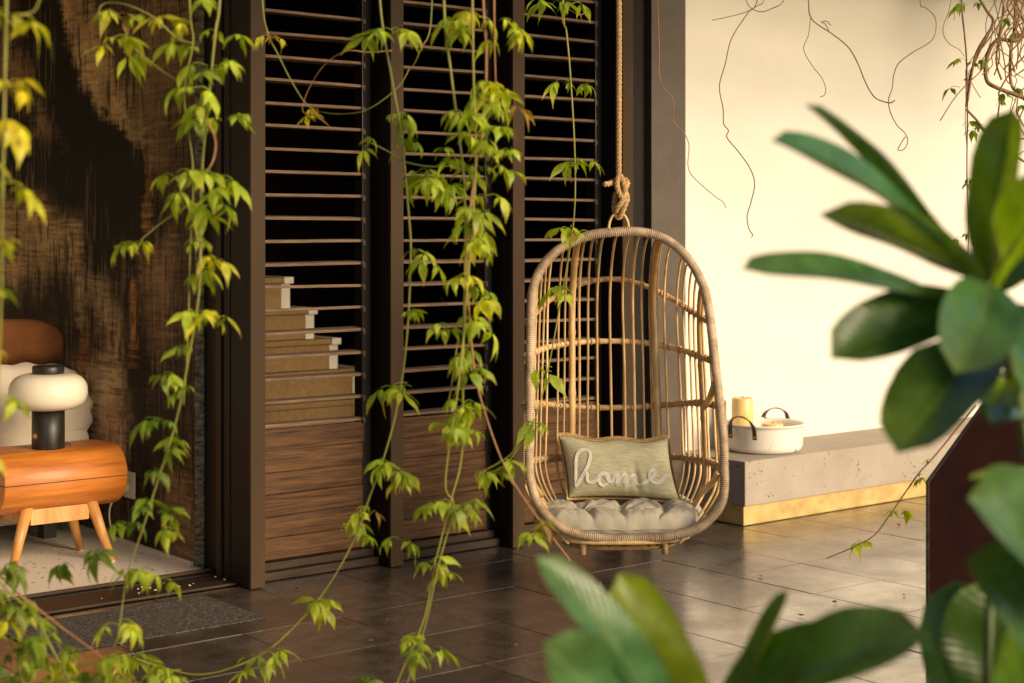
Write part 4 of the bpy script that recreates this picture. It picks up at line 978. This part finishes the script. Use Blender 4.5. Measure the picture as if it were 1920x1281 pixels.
# 2 strand before the mural edge
vine('leafy vine hanging before the mural edge beside the doorway', 4.2,
     [([(424, -240), (412, 0), (404, 60), (392, 180), (378, 330), (376, 470), (372, 560), (352, 680), (330, 790), (296, 900), (268, 990), (238, 1080), (226, 1160), (214, 1215)], None, 0.0036, 'stem'),
      ([(352, -200), (356, 20), (362, 80), (345, 180), (362, 320), (356, 480), (352, 640), (344, 760)], 4.26, 0.003, 'stem'),
      ([(390, 230), (404, 265), (398, 305), (375, 335)], 4.18, 0.0034, 'stem_red'),
      ([(362, 82), (330, 70), (290, 34), (240, 10), (200, 6), (186, 20), (192, 60)], 4.15, 0.0022, 'stem'),
      ([(250, 90), (300, 130), (330, 150)], 4.15, 0.0016, 'stem'), ([(356, 380), (300, 420), (262, 452)], 4.2, 0.0016, 'stem')],
     [(225, 30, 2, LY), (270, 22, 1), (205, 78, 2, LY), (238, 92, 2, LY), (310, 40, 2, LY), (345, 50, 2, LY), (375, 5, 2), (400, 65, 2), (425, 70, 1), (360, 95, 2), (395, 130, 2), (412, 118, 1), (355, 165, 2), (395, 205, 2), (350, 215, 2), (420, 225, 1), (330, 330, 3), (365, 330, 2), (400, 325, 3), (430, 350, 1), (320, 370, 2), (395, 385, 2), (415, 395, 2), (262, 455, 2, LY), (372, 455, 3), (400, 490, 2, LY), (380, 510, 1), (365, 580, 2), (400, 595, 2, LY), (360, 650, 3), (320, 705, 2), (345, 730, 2, DG), (300, 790, 2, DG), (330, 830, 2), (290, 880, 2, DG), (262, 945, 2, DG), (300, 960, 2, DG), (322, 985, 1), (235, 985, 2, DG), (190, 1030, 2, DG), (238, 1070, 2), (270, 1065, 1), (300, 1080, 1), (222, 1170, 2, LY), (125, 1060, 2, DG)],
     GL, 32, 0.74)
# 3 long strand, middle left, sweeping to the lower left
vine('thin vine sweeping from the second post down to the lower left', 4.7,
     [([(706, -240), (712, 0), (735, 150), (752, 250), (766, 400), (770, 480), (762, 640), (745, 760), (722, 850), (690, 940), (660, 1020), (600, 1120), (512, 1212), (440, 1250), (370, 1265), (300, 1250), (255, 1235)], None, 0.0036, 'stem'),
      ([(755, 300), (720, 280), (695, 268)], None, 0.002, 'stem'), ([(745, 300), (800, 312), (860, 310)], None, 0.0026, 'stem'),
      ([(812, -160), (808, 40), (790, 90), (772, 128), (764, 124)], 4.75, 0.002, 'stem'), ([(768, 128), (745, 165), (690, 205), (640, 214), (600, 210)], 4.9, 0.0013, 'stem'),
      ([(735, 95), (690, 98), (650, 96), (610, 120), (580, 165), (567, 205), (580, 217)], 4.85, 0.0018, 'stem_red')],
     [(690, 58, 2), (735, 62, 2), (742, 212, 2), (770, 270, 2), (690, 268, 1), (785, 330, 3), (820, 355, 2), (775, 470, 2), (800, 490, 1), (765, 590, 2), (745, 735, 2), (768, 720, 1), (712, 862, 2), (735, 875, 3), (765, 890, 1, LY), (690, 960, 2), (650, 985, 2), (680, 1000, 1), (612, 1130, 2, LY), (500, 1225, 2), (485, 1245, 1), (250, 1240, 3), (300, 1250, 2), (200, 1250, 3), (345, 1260, 1), (750, 1010, 1)],
     GL, 33, 0.78)
# 4 thick bunch in the middle
vine('dense bunch of vines hanging before the middle louvre panel', 4.5,
     [([(900, -240), (906, 0), (912, 110), (906, 230), (888, 340), (876, 460), (878, 560), (888, 680), (905, 760), (945, 872), (1000, 960), (1070, 1052)], None, 0.0036, 'stem_red'),
      ([(828, -240), (833, 20), (846, 140), (860, 250), (870, 340), (872, 480), (868, 690), (866, 850), (845, 940), (815, 1060), (795, 1160), (755, 1255), (720, 1340)], 4.52, 0.0036, 'stem'),
      ([(884, -240), (886, 30), (888, 150), (892, 300), (884, 440), (862, 700), (835, 900), (850, 950), (822, 1060), (798, 1170), (770, 1260), (745, 1340)], 4.46, 0.0032, 'stem'),
      ([(925, -240), (927, 60), (930, 170)], 4.55, 0.003, 'stem_red'), ([(838, 775), (850, 700), (858, 640)], 4.5, 0.002, 'stem'), ([(893, 890), (960, 850), (985, 790)], 4.5, 0.002, 'stem')],
     [(865, 35, 2, LY), (900, 25, 2, LY), (940, 35, 2, LY), (880, 60, 2), (850, 50, 2), (920, 75, 2, LY), (955, 55, 2, LY), (895, 165, 3), (935, 165, 3, LY), (910, 190, 3), (880, 215, 2), (945, 200, 2), (865, 215, 2), (935, 245, 3), (955, 280, 2), (900, 270, 3), (870, 260, 2), (840, 290, 2), (905, 315, 3), (940, 320, 2), (830, 335, 3), (870, 345, 2), (800, 345, 2), (915, 370, 2, LY), (895, 400, 3), (870, 395, 1), (905, 455, 2, LY), (925, 470, 1), (885, 435, 2), (865, 515, 2, LY), (890, 540, 2), (915, 560, 2, LY), (840, 610, 2), (880, 600, 2), (900, 620, 1), (862, 665, 2), (890, 690, 3), (870, 760, 2), (895, 770, 2), (850, 800, 3), (825, 800, 2), (880, 810, 2), (930, 880, 3), (915, 890, 1), (845, 945, 3), (870, 950, 2), (815, 950, 1), (815, 1060, 3), (840, 1075, 2), (780, 1195, 3), (805, 1215, 2), (770, 1210, 2), (700, 1265, 2, DG), (995, 985, 2)],
     GL, 34, 0.74)
# 5 slender strand crossing the chair
vine('slender vine hanging across the left side of the rattan chair', 5.55,
     [([(1050, -240), (1056, 20), (1062, 60), (1070, 150), (1078, 300), (1075, 420), (1052, 560), (1028, 690), (1002, 790), (965, 850), (940, 880)], None, 0.0034, 'stem'),
      ([(1056, 10), (1085, 28), (1100, 18), (1090, 8)], None, 0.0015, 'stem_red')],
     [(1040, 12, 2), (1075, 15, 1), (1010, 5, 1), (1070, 150, 2), (1095, 155, 1), (1078, 295, 2), (1095, 300, 1), (1072, 430, 2), (1100, 435, 1), (1058, 552, 2), (1035, 690, 2), (1000, 790, 2), (948, 880, 1)], (GREEN, LIME, 0.45), 35, 0.86)
# 6 young shoot over the first panel
vine('young bare vine shoot curving over the first louvre panel', 4.9,
     [([(488, -200), (492, 0), (502, 62), (520, 100), (545, 150), (570, 190), (590, 208)], None, 0.0028, 'stem'), ([(590, 208), (600, 222), (612, 232), (622, 243)], None, 0.0022, 'stem_red')],
     [(504, 64, 1, LY, 0.55), (500, 70, 1, LY, 0.6), (590, 205, 2, YL, 0.42), (582, 212, 1, YL, 0.45), (598, 212, 1, YL, 0.4)], LY, 36, 0.9)
# 7 ground level tangle in the lower left corner
vine('low tangle of green vine leaves in the lower left corner', 4.0,
     [([(-60, 960), (0, 1090), (60, 1150), (110, 1240), (160, 1330)], None, 0.0038, 'stem'), ([(-40, 1040), (40, 1120), (90, 1180), (130, 1250), (140, 1320)], 4.05, 0.003, 'stem'), ([(30, 1110), (120, 1180), (200, 1240), (300, 1330)], 3.95, 0.003, 'stem_red')],
     [(10, 1075, 2, DG), (-20, 1110, 2), (35, 1130, 2), (20, 1160, 2, LY), (60, 1150, 2), (50, 1200, 3), (90, 1190, 2), (30, 1230, 3, DG), (75, 1240, 3), (110, 1240, 2, LY), (20, 1270, 3, DG), (130, 1275, 3), (70, 1290, 3), (175, 1265, 3, DG), (200, 1225, 3), (230, 1265, 3, LY), (0, 1200, 2), (150, 1225, 2), (265, 1280, 2), (190, 1290, 2)],
     GL, 37, 0.74)
# 8 vine on the right before the cream wall
rv = vine('thin leafy vine hanging straight down before the cream wall', 6.1,
     [([(1798, -200), (1803, 0), (1808, 60), (1812, 110), (1814, 200), (1813, 330), (1816, 440), (1810, 560)], None, 0.0038, 'woody')],
     [(1812, 110, 1), (1800, 165, 1), (1822, 150, 1), (1808, 230, 1), (1830, 240, 1), (1814, 335, 2), (1800, 438, 1), (1812, 442, 1), (1805, 5, 1), (1825, 0, 1)], DG, 38, 0.62, grp='vines at the cream wall')
vine('bare tip of a vine leaning down over the pavers beside the bench', 5.6,
     [([(1830, 760), (1757, 850), (1725, 885), (1700, 920), (1668, 966), (1640, 1003), (1600, 1026), (1550, 1047)], None, 0.003, 'woody')],
     [(1722, 890, 1), (1735, 905, 1), (1685, 955, 1), (1690, 960, 1, LY), (1610, 1012, 1), (1625, 1025, 1, LY), (1740, 865, 1)], GL, 39, 0.62, grp='vines at the cream wall')
# woody tangle at the top right
def tangle():
    rl = random.Random(77); root = empty('woody_vine', at(1880, -120, d=6.0)); tag(root, 'tangle of bare brown woody stems at the top right corner', 'vine', 'vines at the cream wall')
    L = [([(1960, -120), (1920, 60), (1870, 75), (1850, 110), (1850, 150), (1870, 165), (1910, 180), (1960, 200)], 0.0075), ([(1815, -40), (1850, 20), (1862, 40), (1850, 70), (1830, 110), (1818, 150), (1812, 200)], 0.0055),
         ([(1905, -100), (1903, 40), (1895, 100), (1897, 160), (1925, 190)], 0.006), ([(1890, -100), (1880, 30), (1868, 110), (1878, 150)], 0.004), ([(1812, 205), (1835, 230), (1850, 255), (1860, 270), (1900, 290), (1960, 330)], 0.005), ([(1860, 50), (1835, 90), (1825, 120), (1814, 190)], 0.0045), ([(1925, 260), (1890, 262), (1880, 268)], 0.003), ([(1940, 270), (1900, 300), (1895, 330), (1905, 345)], 0.002)]
    for _ in range(30):
        x, y = rl.uniform(1855, 1960), rl.uniform(-60, 0); pts = [(x, y)]
        for k in range(rl.randint(4, 8)): x += rl.uniform(-30, 26); y += rl.uniform(15, 50); pts.append((x, y))
        L.append((pts, rl.uniform(0.0016, 0.0034)))
    for pts, r_ in L:
        dd = 6.0 + rl.uniform(-0.2, 0.2)
        tube('stem', [p - root.location for p in catmull([at(x, y, d=dd) for x, y in pts], 6)], r_, M['woody'], root, 6)
    for x, y in ((1905, 40), (1915, 60), (1870, 175), (1880, 190), (1900, 165), (1830, 110), (1825, 118), (1845, 235), (1850, 245), (1838, 228), (1815, 10), (1830, 5), (1908, 195)):
        add_leaf(root, at(x, y, d=6.0 + rl.uniform(-.1, .1)) - root.location, rl, 0.6, DG)
tangle()
TD = [('hair thin dry tendril crossing the brown pillar edge', [([(1232, -120), (1233, 0), (1236, 90), (1236, 140), (1245, 165), (1262, 185), (1262, 215), (1264, 230), (1284, 252), (1292, 275), (1290, 310), (1300, 332), (1340, 368), (1355, 378), (1361, 390)], 0.0022)], 'stem_red', 6.5),
      ('long wavy dry tendril on the cream wall nearest the pillar', [([(1440, -120), (1420, 0), (1402, 25), (1372, 72), (1360, 120), (1349, 162), (1356, 205), (1357, 232), (1366, 245), (1363, 258), (1385, 285), (1406, 315), (1415, 345), (1408, 380), (1401, 405), (1404, 428), (1411, 440), (1409, 445)], 0.0030), ([(1335, 38), (1360, 33), (1395, 24), (1422, 10), (1432, 0), (1440, -60)], 0.0022), ([(1390, -40), (1402, 8), (1425, 22), (1450, 15), (1470, 0), (1490, -60)], 0.0025)], 'tendril', 6.6),
      ('twisted dry tendril with a small green curl at its bend', [([(1514, -120), (1516, 0), (1520, 32), (1536, 48), (1558, 62), (1590, 88), (1608, 118), (1620, 148), (1632, 172), (1645, 186), (1668, 193), (1678, 188)], 0.0034), ([(1520, 30), (1516, 65), (1507, 92), (1522, 122), (1540, 145), (1548, 165), (1546, 178), (1538, 182)], 0.002), ([(1555, 60), (1548, 46), (1540, 42), (1550, 40), (1558, 48)], 0.0022)], 'tendril', 6.6),
      ('looping dry tendril ending in a small teardrop loop', [([(1722, -120), (1725, 0), (1735, 14), (1752, 30), (1755, 55), (1745, 78), (1712, 98), (1686, 118), (1676, 140), (1673, 165), (1666, 188), (1670, 212), (1682, 235), (1697, 250), (1702, 265), (1695, 280), (1684, 281), (1690, 268), (1698, 256)], 0.0028)], 'tendril', 6.6),
      ('short dry tendril bending towards the straight wall vine', [([(1790, -120), (1783, 0), (1770, 45), (1769, 65), (1780, 82), (1798, 93), (1808, 106)], 0.0018)], 'tendril', 6.3)]
for lb, lst, mt, dd in TD:
    r0 = at(*lst[0][0][0], d=dd); root = empty('dry_tendril', r0); tag(root, lb, 'tendril', 'dry tendrils on the cream wall')
    for pts, r_ in lst: tube('stem', [p - r0 for p in catmull([at(x, y, d=dd + 0.01 * math.sin(k)) for k, (x, y) in enumerate(pts)], 7)], r_ * 0.78, M[mt], root, 6)

# ------------------------------------------------------------------ large leaved plants close to the camera
def big_leaf(parent, base, tip, width, nrm, bend=0.0, fold=0.25, col=(0.05, 0.10, 0.02), shape=0.62, sway=0.0):
    """paddle shaped leaf from base to tip (photo pixel x, y, depth); nrm = the way its upper side faces (right, up, towards camera)"""
    B = at(*base[:2], d=base[2] * 1.22); T = at(*tip[:2], d=tip[2] * 1.22); ax = T - B; L = ax.length; d = ax.normalized()
    nv = VR * nrm[0] + VU * nrm[1] - VD * nrm[2]; nv = (nv - d * nv.dot(d)).normalized(); sd = d.cross(nv).normalized()
    vw = (B + T) / 2 - CAMP; vw.normalize(); W = width * 1.22 * ((base[2] + tip[2]) / 2) / FPX / max(0.42, (1 - sd.dot(vw) ** 2) ** 0.5)
    nu, nl = 9, 18; V = []; A = []
    for i in range(nl):
        f = i / (nl - 1)
        hw = (f ** 0.62) * ((1 - f) ** 0.42) ; hw = hw / ((shape ** 0.62) * ((1 - shape) ** 0.42)) if 0 < f < 1 else 0.0
        hw *= 1 + 0.05 * mnoise.noise(Vector((f * 9, base[0] * 0.1, tip[1] * 0.1)))
        hw = max(0.05 if f < 0.5 else 0.004, min(hw, 1.0)) * W / 2
        c = B + ax * f + nv * (bend * L * math.sin(math.pi * f)) + sd * (sway * L * math.sin(math.pi * f))
        for j in range(nu):
            q = -1 + 2 * j / (nu - 1)
            V.append(c + sd * (hw * q) + nv * (hw * fold * abs(q) ** 1.3 + 0.05 * hw * math.sin(11 * f + 4 * q + tip[0])) - parent.location); A.append((f, abs(q)))
    F = [(i * nu + j, i * nu + j + 1, (i + 1) * nu + j + 1, (i + 1) * nu + j) for i in range(nl - 1) for j in range(nu - 1)]
    me = mesh('leaf', V, F, M['big_leaf'], True)
    ca = me.color_attributes.new('along', 'FLOAT_COLOR', 'POINT'); ca.data.foreach_set('color', np.array([(x, y, 0, 1) for x, y in A], dtype=np.float32).ravel())
    o = link('leaf', me, parent); o.color = (*col, 1)
    mid = [V[i * nu + nu // 2] - nv * 0.0015 for i in range(nl)]
    tube('midrib', mid, (lambda t: 0.0032 * (1 - 0.8 * t) + 0.0004), M['plant_stalk'], o, 6)
    return o
G1 = (0.075, 0.17, 0.012); G2 = (0.15, 0.23, 0.010); G3 = (0.032, 0.085, 0.014); G4 = (0.25, 0.37, 0.012); G5 = (0.055, 0.15, 0.05)
h0 = at(1855, 545, d=2.745)
pa_ = empty('broadleaf_shrub', (h0.x, h0.y, 0.0)); tag(pa_, 'large blurred shrub with paddle shaped leaves at the right edge', 'shrub', 'broad leaved shrubs close to the camera')
for args in [
    ((1812, 512, 2.22), (1512, 196, 2.15), 40, (0.75, 0.55, 0.2), 0.03, 0.5, G3),
    ((1800, 505, 2.2), (1448, 262, 2.02), 82, (0.35, 0.8, 0.45), 0.05, 0.42, G5),
    ((1845, 530, 2.2), (1545, 398, 2.05), 104, (0.25, 0.75, -0.55), 0.02, 0.42, G2),
    ((1795, 575, 2.2), (1392, 505, 2.0), 84, (0.1, 0.85, 0.5), 0.04, 0.28, G5),
    ((1850, 575, 2.22), (1558, 672, 2.05), 128, (-0.1, 0.6, 0.75), 0.05, 0.45, G3),
    ((1868, 640, 2.25), (1682, 850, 2.05), 160, (-0.35, 0.5, 0.8), 0.06, 0.42, G3),
    ((1858, 535, 2.18), (1792, 700, 1.98), 148, (0.0, 0.45, 0.9), 0.05, 0.42, G5),
    ((1852, 530, 2.24), (1900, 205, 2.2), 92, (-0.8, 0.2, 0.55), 0.02, 0.35, G2),
    ((1860, 540, 2.25), (2010, 330, 2.05), 120, (-0.4, 0.5, 0.75), 0.05, 0.42, G4),
    ((1870, 550, 2.28), (1960, 400, 2.3), 110, (-0.5, 0.3, 0.8), 0.04, 0.42, G1),
    ((1870, 545, 2.3), (2080, 480, 2.2), 120, (0.0, 0.8, 0.5), 0.05, 0.42, G1),
    ((1880, 570, 2.2), (1990, 740, 2.05), 130, (0.2, 0.5, 0.8), 0.05, 0.42, G5),
    ((1900, 640, 2.3), (1985, 860, 2.1), 110, (0.3, 0.5, 0.8), 0.05, 0.42, G1),
    ((1895, 700, 2.35), (1862, 800, 2.2), 70, (-0.3, 0.5, 0.8), 0.05, 0.42, G4),
    ((1960, 800, 2.3), (1858, 790, 2.15), 60, (-0.1, 0.8, 0.5), 0.04, 0.42, G5),
    ((1985, 880, 2.25), (1818, 896, 2.1), 26, (0, 0.95, 0.3), 0.02, 0.1, G4),
    ((1900, 590, 2.5), (1800, 560, 2.65), 60, (0, 0.9, 0.3), 0.04, 0.45, G3)]:
    big_leaf(pa_, *args)
tube('stalk', catmull([h0 - pa_.location, at(1880, 640, d=2.806) - pa_.location, at(1915, 780, d=2.855) - pa_.location, at(1960, 1100, d=2.879) - pa_.location, at(1990, 1700, d=2.879) - pa_.location], 8), (lambda t: 0.009 + 0.006 * t), M['plant_stalk'], pa_, 10)
b0 = at(1240, 1330, d=2.501)
pb = empty('broadleaf_shrub', (b0.x, b0.y, 0.0)); tag(pb, 'large blurred leaves rising from the bottom edge below the chair', 'shrub', 'broad leaved shrubs close to the camera')
for args in [
    ((1300, 1440, 2.1), (1004, 1044, 2.0), 88, (0.5, 0.5, 0.6), 0.05, 0.35, G5, 0.5),
    ((1345, 1470, 2.16), (1162, 1074, 2.14), 128, (0.1, 0.15, 0.95), 0.02, 0.08, (0.20, 0.255, 0.008), 0.55),
    ((1190, 1420, 2.05), (1020, 1205, 1.95), 150, (-0.2, 0.7, 0.65), 0.05, 0.45, G5, 0.55),
    ((1352, 1390, 2.08), (1478, 1106, 2.05), 40, (-0.85, 0.1, 0.4), 0.02, 0.4, G2),
    ((1330, 1360, 2.12), (1590, 1200, 2.0), 110, (0.1, 0.75, 0.6), 0.06, 0.45, G1),
    ((1380, 1370, 2.05), (1738, 1190, 1.92), 130, (0.0, 0.8, 0.55), 0.09, 0.45, G1)]:
    big_leaf(pb, *args)
tube('stalk', [at(1262, 1345, d=2.550) - pb.location, at(1275, 1430, d=2.562) - pb.location, at(1290, 2400, d=2.562) - pb.location], 0.011, M['plant_stalk'], pb, 10)
c0 = at(1890, 1340, d=2.806)
pc = empty('broadleaf_shrub', (c0.x, c0.y, 0.0)); tag(pc, 'dark blurred broad leaves before the maroon steel screen at lower right', 'shrub', 'broad leaved shrubs close to the camera')
for args in [
    ((1990, 1130, 2.1), (1815, 935, 1.9), 200, (-0.2, 0.6, 0.75), 0.06, 0.42, G5, 0.62),
    ((1960, 1240, 2.15), (1812, 1050, 2.0), 150, (-0.3, 0.6, 0.7), 0.06, 0.42, G5),
    ((1890, 1380, 2.35), (1860, 1080, 2.35), 210, (-0.2, -0.1, 0.9), 0.03, 0.42, G3),
    ((1860, 1420, 2.4), (1790, 1090, 2.5), 150, (-0.5, 0.1, 0.8), 0.03, 0.42, G3),
    ((1900, 1420, 2.3), (1960, 1120, 2.2), 190, (0.1, 0.2, 0.9), 0.03, 0.42, G1),
    ((1900, 1400, 2.45), (1920, 1060, 2.6), 160, (0, 0.2, 0.9), 0.03, 0.42, G3)]:
    big_leaf(pc, *args)
tube('stalk', [at(1856, 1118, d=2.782) - pc.location, at(1850, 1300, d=2.806) - pc.location, at(1880, 2300, d=2.806) - pc.location], 0.008, M['plant_stalk'], pc, 10)
gb = tag(box('garden_bed', -0.5, 3.2, 0.45, 1.15, -0.05, 0.02, M['soil']), kind='structure')


# small dry leaflets fallen on the wet pavers
def fallen(i):
    V = []; F = []; A = []; leaflet(V, F, A, Vector((0, 0, 0.004)), Vector((1, 0, 0.12)), Vector((0, 1, 0)), 0.03 + 0.005 * (i % 3), 0.012, 0.08, 0.5, i)
    me = mesh('leaflet', V, F, M['vine_leaf'], True); ca = me.color_attributes.new('along', 'FLOAT_COLOR', 'POINT'); ca.data.foreach_set('color', np.array([(x, y, 0, 1) for x, y in A], dtype=np.float32).ravel()); return me
rl = random.Random(90); FM = [fallen(i) for i in range(4)]
for i, (x, y) in enumerate([(1695, 1117), (1510, 1155), (1380, 1003), (1690, 985), (905, 1052), (1010, 1098), (590, 1150), (700, 1200), (960, 1212), (1420, 1080), (880, 1160), (560, 1105), (1560, 1130)]):
    o = link('fallen_leaf', FM[i % 4]); p = at(x, y, Z=0.004); o.location = p; o.rotation_euler = (rl.uniform(-.3, .3), 0, rl.uniform(0, 6.28)); o.color = rl.choice([(0.2, 0.1, 0.03, 1), (0.3, 0.18, 0.05, 1), (0.1, 0.05, 0.02, 1)])
    tag(o, 'tiny dry brown leaflet lying on the wet pavers', 'leaf', 'dry leaflets fallen on the pavers')
